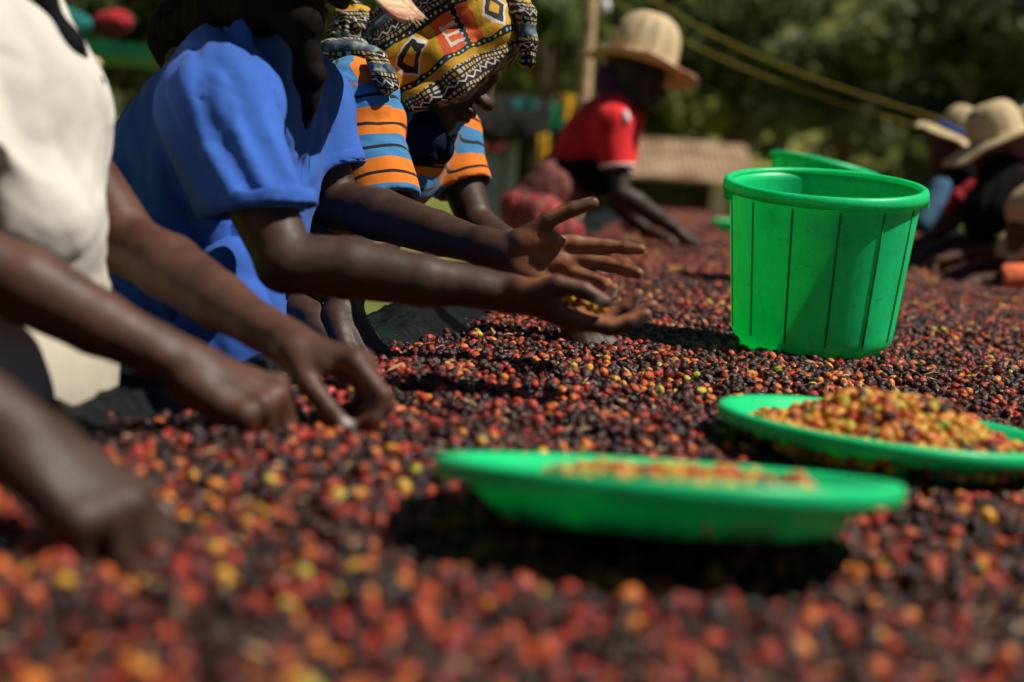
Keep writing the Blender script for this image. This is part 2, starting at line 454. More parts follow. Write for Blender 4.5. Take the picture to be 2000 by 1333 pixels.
# ---------------------------------------------------------------- implicit surfaces -> meshes (bodies, cloth)
CLAMP = 0.09
class Field:
    def __init__(s): s.p = []; s.neg = []; s.cuts = []; s.disp = None
    def cone(s, a, b, ra, rb, k=0.012, flat=None, ff=1.0, cut=None):
        s.p.append(('c', np.array(a, float), np.array(b, float), ra, rb, k, None if flat is None else nrm(flat), ff, cut)); return s
    def chain(s, pts, rad, k=0.012, **kw):
        for i in range(len(pts) - 1): s.cone(pts[i], pts[i + 1], rad[i], rad[i + 1], k, **kw)
        return s
    def ell(s, c, axes, radii, k=0.012):
        s.p.append(('e', np.array(c, float), np.array([nrm(a) for a in axes]), np.array(radii, float), k)); return s
    def hole(s, a, b, ra, rb, k=0.004): s.neg.append((np.array(a, float), np.array(b, float), ra, rb, k)); return s
    @staticmethod
    def _cone(P, a, b, ra, rb, flat=None, ff=1.0):
        ba = b - a; L = ba @ ba + 1e-12
        q = P - a
        h = np.clip((q @ ba) / L, 0, 1)
        w = q - h[:, None] * ba
        if flat is not None:
            c = w @ flat
            w = w + (c * (1 / ff - 1))[:, None] * flat
            return (np.sqrt((w * w).sum(1)) - (ra + (rb - ra) * h)) * (ff if ff < 1 else 1.0)
        return np.sqrt((w * w).sum(1)) - (ra + (rb - ra) * h)
    def bounds(s):
        lo, hi = np.full(3, 1e9), np.full(3, -1e9)
        for p in s.p:
            if p[0] == 'c':
                r = max(p[3], p[4]) * max(1, p[7]) + 0.01
                lo = np.minimum(lo, np.minimum(p[1], p[2]) - r); hi = np.maximum(hi, np.maximum(p[1], p[2]) + r)
            else:
                r = p[3].max() + 0.01; lo = np.minimum(lo, p[1] - r); hi = np.maximum(hi, p[1] + r)
        return lo, hi
    def __call__(s, P):
        d = np.full(len(P), CLAMP)
        for p in s.p:
            if p[0] == 'c':
                c = (p[1] + p[2]) / 2; R = np.linalg.norm(p[2] - p[1]) / 2 + max(p[3], p[4]) * max(1, p[7]) + CLAMP; k = p[5]
            else: c = p[1]; R = p[3].max() + CLAMP; k = p[4]
            dd = P - c
            m = np.nonzero((dd * dd).sum(1) < R * R)[0]
            if not len(m): continue
            Pm = P[m]
            if p[0] == 'c':
                e = s._cone(Pm, p[1], p[2], p[3], p[4], p[6], p[7])
                if p[8] is not None:
                    for cp, cn in p[8]: e = np.maximum(e, (Pm - cp) @ cn)
            else:
                q = (Pm - p[1]) @ p[2].T
                k0 = np.sqrt(((q / p[3]) ** 2).sum(1)); k1 = np.sqrt(((q / p[3] ** 2) ** 2).sum(1)) + 1e-9
                e = k0 * (k0 - 1) / k1
            o = d[m]
            h = np.maximum(k - np.abs(o - e), 0) / k
            d[m] = np.minimum(o, e) - h * h * k * 0.25
        dv = 0.0
        if s.disp is not None: dv = s.disp(P); d = d + dv
        for a, b, ra, rb, k in s.neg:
            e = -(s._cone(P, a, b, ra, rb) + dv)
            h = np.maximum(k - np.abs(d - e), 0) / k
            d = np.maximum(d, e) + h * h * k * 0.25
        for cp, cn in s.cuts: d = np.maximum(d, (P - cp) @ cn)
        return d

def polygonise(f, res, lo=None, hi=None, B=6):
    if lo is None: lo, hi = f.bounds()
    lo = np.asarray(lo) - 2 * res; hi = np.asarray(hi) + 2 * res
    c = B * res
    nc = np.ceil((hi - lo) / c).astype(int) + 1
    gx = [lo[i] + (np.arange(nc[i]) + 0.5) * c for i in range(3)]
    CC = np.stack(np.meshgrid(*gx, indexing='ij'), -1).reshape(-1, 3)
    dc = f(CC)
    act = np.nonzero(np.abs(dc) < c * 1.15)[0]
    n = nc * B
    G = np.repeat(np.repeat(np.repeat(np.where(dc < 0, -1.0, 1.0).reshape(nc).astype(np.float32), B, 0), B, 1), B, 2)
    ia = np.stack(np.unravel_index(act, nc), -1)
    off = np.stack(np.meshgrid(*[np.arange(B)] * 3, indexing='ij'), -1).reshape(-1, 3)
    for s0 in range(0, len(ia), 3000):
        I = (ia[s0:s0 + 3000, None, :] * B + off[None]).reshape(-1, 3)
        G[I[:, 0], I[:, 1], I[:, 2]] = f(lo + (I + 0.5) * res)
    S = G < 0
    mx = np.zeros(n - 1, np.uint8)
    for dx in (0, 1):
        for dy in (0, 1):
            for dz in (0, 1): mx += S[dx:n[0] - 1 + dx, dy:n[1] - 1 + dy, dz:n[2] - 1 + dz]
    cell = np.nonzero((mx > 0) & (mx < 8))
    idx = np.full(n - 1, -1, np.int32); idx[cell] = np.arange(len(cell[0]))
    C = np.stack(cell, -1)
    cor = np.array([(i, j, k) for i in (0, 1) for j in (0, 1) for k in (0, 1)])
    val = np.stack([G[C[:, 0] + o[0], C[:, 1] + o[1], C[:, 2] + o[2]] for o in cor], -1)
    acc = np.zeros((len(C), 3)); cnt = np.zeros(len(C))
    for a in range(8):
        for b in range(a + 1, 8):
            if np.abs(cor[a] - cor[b]).sum() != 1: continue
            va, vb = val[:, a], val[:, b]
            m = (va < 0) != (vb < 0)
            t = va[m] / (va[m] - vb[m])
            acc[m] += cor[a] + t[:, None] * (cor[b] - cor[a]); cnt[m] += 1
    V = lo + (C + acc / cnt[:, None] + 0.5) * res
    quads = []
    for ax in range(3):
        sl0 = [slice(1, n[i] - 1) for i in range(3)]; sl1 = list(sl0)
        sl0[ax] = slice(0, n[ax] - 1); sl1[ax] = slice(1, n[ax])
        a, b = S[tuple(sl0)], S[tuple(sl1)]
        e = np.stack(np.nonzero(a != b), -1)
        if not len(e): continue
        inside = a[e[:, 0], e[:, 1], e[:, 2]]
        base = e.copy()
        for i in range(3):
            if i != ax: base[:, i] += 1
        u, v = (ax + 1) % 3, (ax + 2) % 3
        def at(du, dv):
            q = base.copy(); q[:, u] += du; q[:, v] += dv
            return idx[q[:, 0], q[:, 1], q[:, 2]]
        q = np.stack([at(-1, -1), at(0, -1), at(0, 0), at(-1, 0)], -1)
        q[~inside] = q[~inside][:, ::-1]
        quads.append(q)
    F = np.concatenate(quads); F = F[(F >= 0).all(1)]
    # light relaxing takes the grid steps out
    for lam in (0.5, -0.45):
        sm = np.zeros_like(V); ct = np.zeros(len(V))
        for i in range(4):
            j = (i + 1) % 4
            np.add.at(sm, F[:, i], V[F[:, j]]); np.add.at(ct, F[:, i], 1)
            np.add.at(sm, F[:, j], V[F[:, i]]); np.add.at(ct, F[:, j], 1)
        V = V + lam * (sm / np.maximum(ct, 1)[:, None] - V)
    return V, F

def wavefield(seed, wl, n=5, aniso=None, squash=0.2):
    """smooth pseudo-noise, made of warped sines; squash < 1 stretches it along aniso (folds run along that line)"""
    r = np.random.RandomState(seed)
    dirs = r.normal(size=(n, 3))
    if aniso is not None:
        a = nrm(aniso); dirs = dirs - (dirs @ a)[:, None] * a * (1 - squash)
    dirs /= np.linalg.norm(dirs, axis=1)[:, None]
    fr = 2 * math.pi / (wl * r.uniform(0.7, 1.5, n)); ph = r.uniform(0, 6.28, n)
    wd = r.normal(size=(n, 3)); wd /= np.linalg.norm(wd, axis=1)[:, None]
    def f(P):
        s = 0
        for i in range(n):
            s = s + np.sin((P @ dirs[i]) * fr[i] + ph[i] + 0.7 * np.sin((P @ wd[i]) * fr[i] * 0.4 + ph[-1 - i]))
        return s / n
    return f
def folds(seed, amp, wl, along=None, sharp=True):
    w = wavefield(seed, wl, 4, along, 0.18); w2 = wavefield(seed + 7, wl * 2.6, 3)
    def f(P):
        a = w(P)
        if sharp: a = 0.75 - np.sqrt(np.abs(a) + 0.004) * 1.55
        return amp * a * (0.65 + 0.6 * w2(P))
    return f

# ---------------------------------------------------------------- hands, arms, heads
FING = {'i': ((0.091, 0.027, 0.003), (0.045, 0.027, 0.021), 0.0101), 'm': ((0.095, 0.007, 0.006), (0.050, 0.031, 0.022), 0.0104),
        'r': ((0.089, -0.013, 0.004), (0.046, 0.029, 0.022), 0.0099), 'l': ((0.079, -0.031, -0.001), (0.036, 0.021, 0.019), 0.0089)}
class HandFrame:
    def __init__(s, W, fdir, pnorm, side, size=1.0):
        s.W = np.array(W, float); s.x = nrm(fdir)
        z = -np.array(pnorm, float); z = z - (z @ s.x) * s.x; s.z = nrm(z)
        s.t = np.cross(s.z, s.x) * (1 if side == 'R' else -1); s.size = size; s.nails = []
    def __call__(s, v): return s.W + s.size * (v[0] * s.x + v[1] * s.t + v[2] * s.z)
def hand(F, fr, curl, spread=4, thumb=None, nails=None):
    """curl: per finger (knuckle, middle, end) bends in degrees; thumb: three bone directions in the hand's frame"""
    s = fr.size
    for k, (kn, L, r) in FING.items():
        base = (0.012, kn[1] * 0.55, 0.0)
        F.cone(fr(base), fr(kn), 0.0130 * s, 0.0112 * s, 0.008)
        F.ell(fr((kn[0] - 0.002, kn[1], kn[2] + 0.0045)), (fr.x, fr.t, fr.z), (0.010 * s, 0.0085 * s, 0.009 * s), 0.006)
    F.cone(fr((0.018, 0.018, -0.008)), fr((0.06, 0.028, -0.010)), 0.0165 * s, 0.012 * s, 0.010)
    F.cone(fr((0.016, -0.018, -0.009)), fr((0.062, -0.029, -0.008)), 0.016 * s, 0.012 * s, 0.012)
    F.cone(fr((0.03, -0.004, -0.004)), fr((0.08, 0.0, -0.003)), 0.014 * s, 0.013 * s, 0.012)
    for n, (k, (kn, L, r)) in enumerate(FING.items()):
        c = curl[k] if isinstance(curl, dict) else curl
        sp = math.radians((1.5 - n) * spread + (c[3] if len(c) > 3 else 0))
        ang = 0; p = np.array(kn); pts = [p]
        for L1, a in zip(L, c[:3]):
            ang += math.radians(a)
            p = p + L1 * np.array([math.cos(ang) * math.cos(sp), math.sin(sp) * max(0.3, math.cos(ang)), -math.sin(ang)])
            pts.append(p)
        fr.nails.append((fr(pts[3] - 0.25 * (pts[3] - pts[2])), nrm(pts[3] - pts[2]), nrm(np.array([math.sin(ang), 0, math.cos(ang)])), r * s))
        rr = [r * 1.08, r, r * 0.94, r * 0.80]
        for i in range(3):
            F.cone(fr(pts[i]), fr(pts[i + 1]), rr[i] * s, rr[i + 1] * s, 0.009 if i == 0 else 0.0025)
            if i: F.ell(fr(pts[i]), (fr.x, fr.t, fr.z), (rr[i] * 1.08 * s,) * 3, 0.003)
    th = thumb or ((0.72, 0.62, -0.3), (0.9, 0.36, -0.25), (0.96, 0.2, -0.15))
    p = np.array([0.022, 0.024, -0.008]); rr = (0.0145, 0.0118, 0.0108, 0.0088)
    for i, (d, L) in enumerate(zip(th, (0.043, 0.035, 0.029))):
        q = p + L * nrm(d)
        F.cone(fr(p), fr(q), rr[i] * s, rr[i + 1] * s, 0.011 if i == 0 else 0.003)
        d3 = nrm(d); p = q
    back = nrm(np.array([0, 0.75, 0.65]) - (np.array([0, 0.75, 0.65]) @ d3) * d3)
    fr.nails.append((fr(p - 0.006 * d3), d3, back, 0.0102 * s))
def arm(F, sh, el, wr, fr, s=1.0, slim=1.0):
    sh, el, wr = map(lambda a: np.array(a, float), (sh, el, wr)); m = slim
    u = nrm(el - sh); d = nrm(wr - el); L = np.linalg.norm(wr - el); Lu = np.linalg.norm(el - sh)
    out = nrm(u - d + 1e-6)                                    # the point of the elbow
    F.chain([sh, sh + 0.5 * (el - sh), el], [0.046 * m, 0.042 * m, 0.036 * m], 0.008)
    F.cone(el + out * 0.006, el + out * 0.004 + d * 0.03, 0.031 * m, 0.030 * m, 0.012)
    side = nrm(np.cross(d, np.cross(u, d)) + 1e-6)
    F.chain([el, el + 0.28 * L * d - side * 0.003, el + 0.62 * L * d, el + 0.88 * L * d, wr + fr.x * 0.004],
            [0.035 * m, 0.0375 * m, 0.0315 * m, 0.0245 * s, 0.0235 * s], 0.006)
    F.cone(wr - d * 0.035, wr + fr.x * 0.022, 0.0245 * s, 0.027 * s, 0.012, flat=fr.z, ff=0.78)
    F.cone(wr - d * 0.020 - fr.t * 0.017 + fr.z * 0.009, wr - d * 0.012 - fr.t * 0.017 + fr.z * 0.010, 0.009 * s, 0.008 * s, 0.008)
    for q in (-0.006, 0.004, 0.013):                           # tendons and veins over the back of the hand
        F.cone(wr + fr.t * q * 0.6 + fr.z * 0.013 * s, fr((0.085, q * 1.7, 0.0125)), 0.0032, 0.003, 0.005)

def nail_attr(V, frames):
    a = np.zeros(len(V))
    for fr in frames:
        for c, d, b, r in fr.nails:
            w = lambda v: v[0] * fr.x + v[1] * fr.t + v[2] * fr.z
            d_, b_ = nrm(w(d)), nrm(w(b)); s_ = np.cross(d_, b_); q = V - c
            x, y, z = q @ d_, q @ s_, q @ b_
            a = np.maximum(a, np.clip(1.6 - np.sqrt((x / 0.0075) ** 2 + (y / (r * 0.72)) ** 2) * 1.2, 0, 1) * (z > r * 0.3) * (z < r * 2))
    return a
class HeadFrame:
    def __init__(s, c, fwd, up, size=1.0):
        s.c = np.array(c, float); s.f = nrm(fwd); u = np.array(up, float); s.u = nrm(u - (u @ s.f) * s.f)
        s.r = np.cross(s.f, s.u); s.size = size
    def __call__(s, f, r, u): return s.c + s.size * (f * s.f + r * s.r + u * s.u)
def head(F, H, neck):
    A = (H.f, H.r, H.u); s = H.size
    F.ell(H(-0.01, 0, 0.03), A, (0.098 * s, 0.076 * s, 0.088 * s), 0.03)
    F.ell(H(0.022, 0, -0.03), A, (0.068 * s, 0.06 * s, 0.085 * s), 0.03)
    F.cone(H(0.045, -0.028, -0.085), H(0.045, 0.028, -0.085), 0.026 * s, 0.026 * s, 0.03)
    F.ell(H(0.070, 0, -0.098), A, (0.021 * s, 0.023 * s, 0.019 * s), 0.018)       # chin
    F.cone(H(0.084, -0.028, 0.016), H(0.084, 0.028, 0.016), 0.012 * s, 0.012 * s, 0.018)   # brow
    F.cone(H(0.088, 0, 0.002), H(0.108, 0, -0.028), 0.009 * s, 0.013 * s, 0.012)      # nose
    for q in (-1, 1):
        F.ell(H(0.098, 0.013 * q, -0.031), A, (0.012 * s, 0.010 * s, 0.009 * s), 0.006)
        F.ell(H(0.068, 0.042 * q, -0.022), A, (0.022 * s, 0.02 * s, 0.019 * s), 0.02)   # cheek
        F.ell(H(0.0, 0.079 * q, -0.012), A, (0.017 * s, 0.007 * s, 0.03 * s), 0.006)   # ear
        F.ell(H(0.077, 0.031 * q, 0.0), A, (0.013 * s, 0.014 * s, 0.011 * s), 0.004)     # eye
    F.ell(H(0.092, 0, -0.056), A, (0.015 * s, 0.025 * s, 0.008 * s), 0.006)        # lips
    F.ell(H(0.089, 0, -0.070), A, (0.015 * s, 0.022 * s, 0.0085 * s), 0.006)
    F.cone(H(-0.02, 0, -0.04), neck, 0.052 * s, 0.058 * s, 0.035)

def palm_attr(V, F, frames):
    a = np.zeros(len(V)); N = normals_of(V, F)
    for fr in frames:
        q = V - fr.W
        x, t, z = q @ fr.x / fr.size, q @ fr.t / fr.size, q @ fr.z / fr.size
        near = np.clip((x - 0.0) / 0.03, 0, 1) * (np.sqrt((q * q).sum(1)) < 0.24)
        face = np.clip((-(N @ fr.z) - 0.05) / 0.5, 0, 1)
        fing = np.clip((-(N @ (fr.z * 0.5 + fr.x * 0.85)) - 0.1) / 0.4, 0, 1) * (z < -0.035)      # curled fingers show their pads backwards
        a = np.maximum(a, near * np.maximum(face * (z < 0.004), fing) * np.where(t > 0.040, 0.35, 1.0))
    return a
def normals_of(V, F):
    n = np.cross(V[F[:, 2]] - V[F[:, 0]], V[F[:, 3]] - V[F[:, 1]])
    out = np.zeros_like(V)
    for i in range(4): np.add.at(out, F[:, i], n)
    return out / (np.linalg.norm(out, axis=1)[:, None] + 1e-12)

# ---------------------------------------------------------------- straw hats
def straw_hat(parent, c, up, fwd, mat='straw', brim=0.19, crown_r=0.088, crown_h=0.115, droop=0.02, seed=1, pinch=0.0, band=None):
    up = nrm(up); f = np.array(fwd, float); f = nrm(f - (f @ up) * up); r = np.cross(f, up)
    rs = np.random.RandomState(seed); NA = 72
    ph = rs.uniform(0, 6.28, 4)
    prof = []
    for i in range(13):      # crown top -> side
        t = i / 12
        prof.append((crown_r * math.sin(min(1, t * 1.12) * math.pi / 2) ** 0.8 * (0.93 + 0.07 * t), crown_h * (1 - t ** 2.5)))
    for i in range(1, 11):
        t = i / 10
        prof.append((crown_r + (brim - crown_r) * t, 0.004 * (1 - t) - droop * t ** 1.6))
    V, at, rd, ed = [], [], [], []
    run = 0; last = None
    for i, (rr, zz) in enumerate(prof):
        if last: run += math.hypot(rr - last[0], zz - last[1])
        last = (rr, zz)
        for k in range(NA):
            a = 2 * math.pi * k / NA
            t = max(0, (rr - crown_r) / (brim - crown_r))
            w = t * (0.014 * math.sin(2 * a + ph[0]) + 0.009 * math.sin(3 * a + ph[1]) + 0.004 * math.sin(7 * a + ph[2]))
            R = rr * (1 + 0.05 * math.cos(2 * a)) * (1 + 0.012 * math.sin(9 * a + ph[3]) * t)
            z = zz + w - pinch * math.exp(-(R / 0.05) ** 2) * (1 if zz > crown_h * 0.5 else 0) * abs(math.cos(a))
            V.append(np.array(c) + R * (math.cos(a) * f + math.sin(a) * r) + z * up)
            at.append(a); rd.append(run); ed.append(max(0, t * 4 - 3))
    n = len(V); V = np.array(V)
    under = V - up * 0.006
    V2 = np.concatenate([V, under]); at, rd, ed = at * 2, rd * 2, ed * 2
    Fq = []
    for i in range(len(prof) - 1):
        for k in range(NA):
            k2 = (k + 1) % NA
            q = [i * NA + k, i * NA + k2, (i + 1) * NA + k2, (i + 1) * NA + k]
            Fq.append(q[::-1]); Fq.append([n + x for x in q])
    e = (len(prof) - 1) * NA
    for k in range(NA): Fq.append([e + k, e + (k + 1) % NA, n + e + (k + 1) % NA, n + e + k][::-1])
    o = mesh_obj('straw_hat', V2, np.array(Fq), mat, parent, True, {'ang': at, 'rad': rd, 'edge': ed})
    fr_ = MB()
    for k in range(46):
        j = e + rs.randint(NA); d = nrm(V[j] - np.array(c) + rs.normal(size=3) * 0.06); p = V[j] - d * 0.004
        fr_.tube([p, p + d * rs.uniform(0.006, 0.02) + up * rs.uniform(-0.006, 0.004)], [0.0011, 0.0005], 4)
    fr_.build('frayed_edge', mat, o)
    if band:
        mb = MB(); pts = []
        for k in range(41):
            a = 2 * math.pi * k / 40
            pts.append(np.array(c) + (crown_r * 1.03) * (1 + 0.05 * math.cos(2 * a)) * (math.cos(a) * f + math.sin(a) * r) + 0.016 * up)
        mb.tube(pts, 0.009, 6).build('hat_band', band, o, True)
    return o

# ---------------------------------------------------------------- people
def person(label, sp, group='workers sorting coffee cherries'):
    """sp holds joints in world space, hand poses and clothes"""
    pel = np.array(sp['pelvis'], float)
    root = thing('person', label, 'person', (pel[0], pel[1], GROUND_Z), group)
    ch, nk = np.array(sp['chest'], float), np.array(sp['neck'], float)
    B = Field(); frames = []
    B.cone(pel, ch, 0.10, 0.11, 0.04); B.cone(ch, nk, 0.09, 0.05, 0.04)
    hf = sp['head']; head(B, hf, nk)
    for a in sp['arms']:
        fr = HandFrame(a['wr'], a['f'], a['n'], a['side'], a.get('size', 1.0)); frames.append(fr)
        B.cone(ch, a['sh'], 0.07, 0.05, 0.04)
        arm(B, a['sh'], a['el'], a['wr'], fr, a.get('size', 1.0), a.get('slim', 1.0))
        hand(B, fr, a['curl'], a.get('spread', 4), a.get('thumb'))
    V, F = polygonise(B, sp.get('res', 0.004))
    mesh_obj('body', V, F, sp['skin'], root, True, {'palm': palm_attr(V, F, frames), 'nail': nail_attr(V, frames)})
    # shirt
    S = Field(); lat = nrm(np.array(sp['arms'][0]['sh']) - np.array(sp['arms'][1]['sh']))
    tr, tw = sp.get('torso', (0.135, 0.13)); fl = sp.get('flat', 0.8)
    spine = nrm(ch - pel); dep = nrm(np.cross(lat, spine))
    wst = pel * 0.65 + ch * 0.35
    S.cone(ch, wst, tr, tw, 0.05, flat=dep, ff=fl)
    S.cone(wst, pel, tw, tw * 1.12, 0.05, flat=dep, ff=fl)
    S.cone(ch, nk - nrm(nk - ch) * 0.01, 0.1, 0.066, 0.05)
    sleeves = []
    for a in sp['arms']:
        sh, el, wr = (np.array(a[k], float) for k in ('sh', 'el', 'wr'))
        S.cone(nk * 0.5 + ch * 0.5, sh, 0.085, sp.get('shoulder', 0.068), 0.05)
        ln = a.get('sleeve', 0.75); r0, r1 = a.get('sr', (0.072, 0.076))
        if ln <= 1:
            e = sh + ln * (el - sh); ax = nrm(a.get('cuffdir', el - sh))
            S.cone(sh, e + ax * 0.05, r0, r1, 0.03, cut=[(e, ax)])
            S.hole(sh + 0.4 * (e + ax * 0.05 - sh), e + ax * 0.06, 0.046, r1 - 0.012)
            sleeves.append((sh, e, ax, r1))
        else:
            e = el + (ln - 1) * (wr - el); ax = nrm(wr - el)
            S.cone(sh, el, r0, r1, 0.03); S.cone(el, e + ax * 0.03, r1, r1 * 0.85, 0.03, cut=[(e, ax)])
            S.hole(el + (ln - 1) * 0.5 * (wr - el), e + ax * 0.05, 0.038, r1 * 0.85 - 0.012)
            sleeves.append((el, e, ax, r1))
    for fn in sp.get('extra_shirt', []): fn(S)
    S.cuts.append((pel - spine * sp.get('hem', 0.02), -spine))
    f1 = folds(sp.get('seed', 3), sp.get('fold', 0.008), sp.get('wl', 0.09), sp.get('foldaxis', spine))
    f2 = folds(sp.get('seed', 3) + 50, sp.get('fold', 0.008) * 0.28, 0.045, sp.get('foldaxis', spine) + 0.5 * lat)
    ends = [q[1] for q in sleeves]
    def calm(P):
        w = np.ones(len(P))
        for e in ends: w = np.minimum(w, np.clip(np.sqrt(((P - e) ** 2).sum(1)) / 0.12 - 0.35, 0.12, 1))
        return w
    S.disp = lambda P: (f1(P) + f2(P)) * calm(P)
    V, F = polygonise(S, sp.get('res_cloth', 0.006))
    at = {}
    if sp['shirt'] == 'cloth_striped':
        st = (V - ch) @ spine * -1.0
        for a in sp['arms']:
            sh, el = np.array(a['sh']), np.array(a['el']); ax = nrm(el - sh)
            q = V - sh; t = q @ ax; rad = np.sqrt(np.maximum((q * q).sum(1) - t * t, 0))
            w = np.clip((0.115 - rad) / 0.03, 0, 1) * np.clip((t + 0.02) / 0.03, 0, 1)
            st = np.where(w > 0.5, t + a.get('soff', 0.0), st)
        at['stripe'] = st + 3.0
    mesh_obj('shirt', V, F, sp['shirt'], root, True, at)
    if sp.get('cuff'):
        for sh, e, ax, r1 in sleeves:
            C = Field(); C.cone(e - ax * 0.035, e + ax * 0.004, r1 + sp.get('cuffr', 0.0045), r1 + sp.get('cuffr', 0.0045), 0.01, cut=[(e - ax * 0.003, ax), (e - ax * sp.get('cuffw', 0.014), -ax)])
            C.hole(e - ax * 0.1, e + ax * 0.1, r1 - 0.008, r1 - 0.008)
            C.disp = S.disp if sp['cuff'] == sp['shirt'] else None
            V, F = polygonise(C, 0.004); mesh_obj('cuff', V, F, sp['cuff'], root)
    # lower garment down to the ground
    L = Field(); gx = np.array([pel[0], pel[1], GROUND_Z])
    kneedir = nrm(np.cross(lat, (0, 0, 1.0))) * sp.get('facing', 1)
    hip = pel + (0, 0, 0.02)
    if sp.get('skirt'):
        foot = gx + (0, 0, 0.10) + np.array(sp.get('foot', (0, 0, 0)), float)
        m = hip * 0.5 + foot * 0.5
        lr = sp.get('lower_r', 0.15); L.chain([hip + spine * 0.04, m, foot], [lr, lr * 1.2, lr * 1.4], 0.05)
        L.cuts.append((foot, np.array([0, 0, -1.0])))
        f3 = folds(sp.get('seed', 3) + 9, 0.014, 0.12, (0, 0, 1.0))
        L.disp = f3
        V, F = polygonise(L, 0.012); mesh_obj('skirt', V, F, sp['skirt'], root)
    else:
        for s in (-1, 1):
            h = hip + lat * 0.075 * s; ft = gx + lat * 0.09 * s + (0, 0, 0.09) + np.array(sp.get('foot', (0, 0, 0)), float)
            kn = h * 0.5 + ft * 0.5
            L.chain([h, kn, ft], [sp.get('lower_r', 0.105), 0.08, 0.065], 0.03)
        L.cone(hip - lat * 0.05, hip + lat * 0.05, 0.12, 0.12, 0.05)
        L.cone(hip, hip + spine * 0.1, 0.125, 0.125, 0.05)
        L.disp = folds(sp.get('seed', 3) + 9, 0.010, 0.09, (0, 0, 1.0))
        V, F = polygonise(L, 0.010); mesh_obj('trousers', V, F, sp['trousers'], root)
    for s in (-1, 1):
        c = gx + lat * 0.09 * s + (0, 0, 0.045) + np.array(sp.get('foot', (0, 0, 0)), float) + kneedir * 0.04
        S = Field(); S.cone(c - kneedir * 0.06, c + kneedir * 0.09, 0.042, 0.036, 0.02)
        S.cone(c - kneedir * 0.05, c - kneedir * 0.05 + (0, 0, 0.09), 0.035, 0.034, 0.02); S.cuts.append((c - (0, 0, 0.04), np.array([0, 0, -1.0])))
        V, F = polygonise(S, 0.009); mesh_obj('shoe', V, F, 'cloth_brown_black', root)
    return root
def soft(name, mat, root, pts, rad, k=0.03, fold=0.006, wl=0.06, res=0.006, seed=1, flat=None, ff=1.0, along=None, attrs=None, extra=None, cuts=()):
    F = Field(); F.chain([np.array(p, float) for p in pts], rad, k, flat=flat, ff=ff)
    if extra: extra(F)
    F.cuts = list(cuts)
    if fold: F.disp = folds(seed, fold, wl, along)
    V, Q_ = polygonise(F, res)
    return mesh_obj(name, V, Q_, mat, root, True, attrs(V) if attrs else None)
GROUND_Z = -0.75

# ---------------------------------------------------------------- terrain and far background
rng = np.random.RandomState(11)
tn1, tn2 = wavefield(5, 30.0, 5), wavefield(6, 9.0, 5)
def terrain(x, y):
    x, y = np.asarray(x, float), np.asarray(y, float)
    z = np.full(np.broadcast(x, y).shape, GROUND_Z)
    z = z - np.clip((y - 9) / 21, 0, 1.4) * 1.6
    r = np.maximum(0, np.sqrt(y ** 2 + (0.45 * x) ** 2) - 46) * (y > -20)
    P = np.stack([x + 0 * y, y + 0 * x, 0 * (x + y)], -1).reshape(-1, 3)
    w1, w2 = tn1(P).reshape(z.shape), tn2(P).reshape(z.shape)
    z = z + np.where(y > 0, 1, 0) * (np.minimum(r, 170) * 0.42 + np.clip(r / 20, 0, 1) * w1 * 2.5) + np.clip((np.abs(y) + np.abs(x) - 12) / 20, 0, 1) * w2 * 0.25
    return z
gy = np.concatenate([np.linspace(-300, -12, 20), np.linspace(-10, 60, 90), np.linspace(62, 420, 90)])
gx = np.concatenate([np.linspace(-400, -42, 40), np.linspace(-40, 40, 81), np.linspace(42, 400, 40)])
GX, GY = np.meshgrid(gx, gy, indexing='ij')
GZ = terrain(GX, GY)
V = np.stack([GX, GY, GZ], -1).reshape(-1, 3)
ii = np.arange(len(gx) * len(gy)).reshape(len(gx), len(gy))
Fq = np.stack([ii[:-1, :-1], ii[1:, :-1], ii[1:, 1:], ii[:-1, 1:]], -1).reshape(-1, 4)
tag(mesh_obj('ground', V, Fq, 'ground_grass'), 'grassy ground rising to a wooded hillside', None, None, 'structure')

def leaf_cloud(centres, radii, per, size, rs, jit=0.7):
    """many small leaf faces on the shells of clumps"""
    n = len(centres) * per
    c = np.repeat(centres, per, 0); r = np.repeat(radii, per, 0); lv = np.repeat(rs.uniform(0.15, 0.85, len(centres)), per)
    d = rs.normal(size=(n, 3)); d /= np.linalg.norm(d, axis=1)[:, None]
    p = c + d * r * rs.uniform(0.55, 1.08, (n, 1)) ** 0.6
    a = d + rs.normal(size=(n, 3)) * jit; a /= np.linalg.norm(a, axis=1)[:, None]
    u = np.cross(a, rs.normal(size=(n, 3))); u /= np.linalg.norm(u, axis=1)[:, None]; v = np.cross(a, u)
    s = size * rs.uniform(0.6, 1.4, (n, 1))
    V = np.stack([p - u * s, p - v * s * 0.6, p + u * s, p + v * s * 0.6], 1).reshape(-1, 3)
    F = np.arange(n * 4).reshape(-1, 4)
    return V, F, np.repeat(np.clip(lv + rs.uniform(-0.15, 0.15, n), 0, 1), 4)
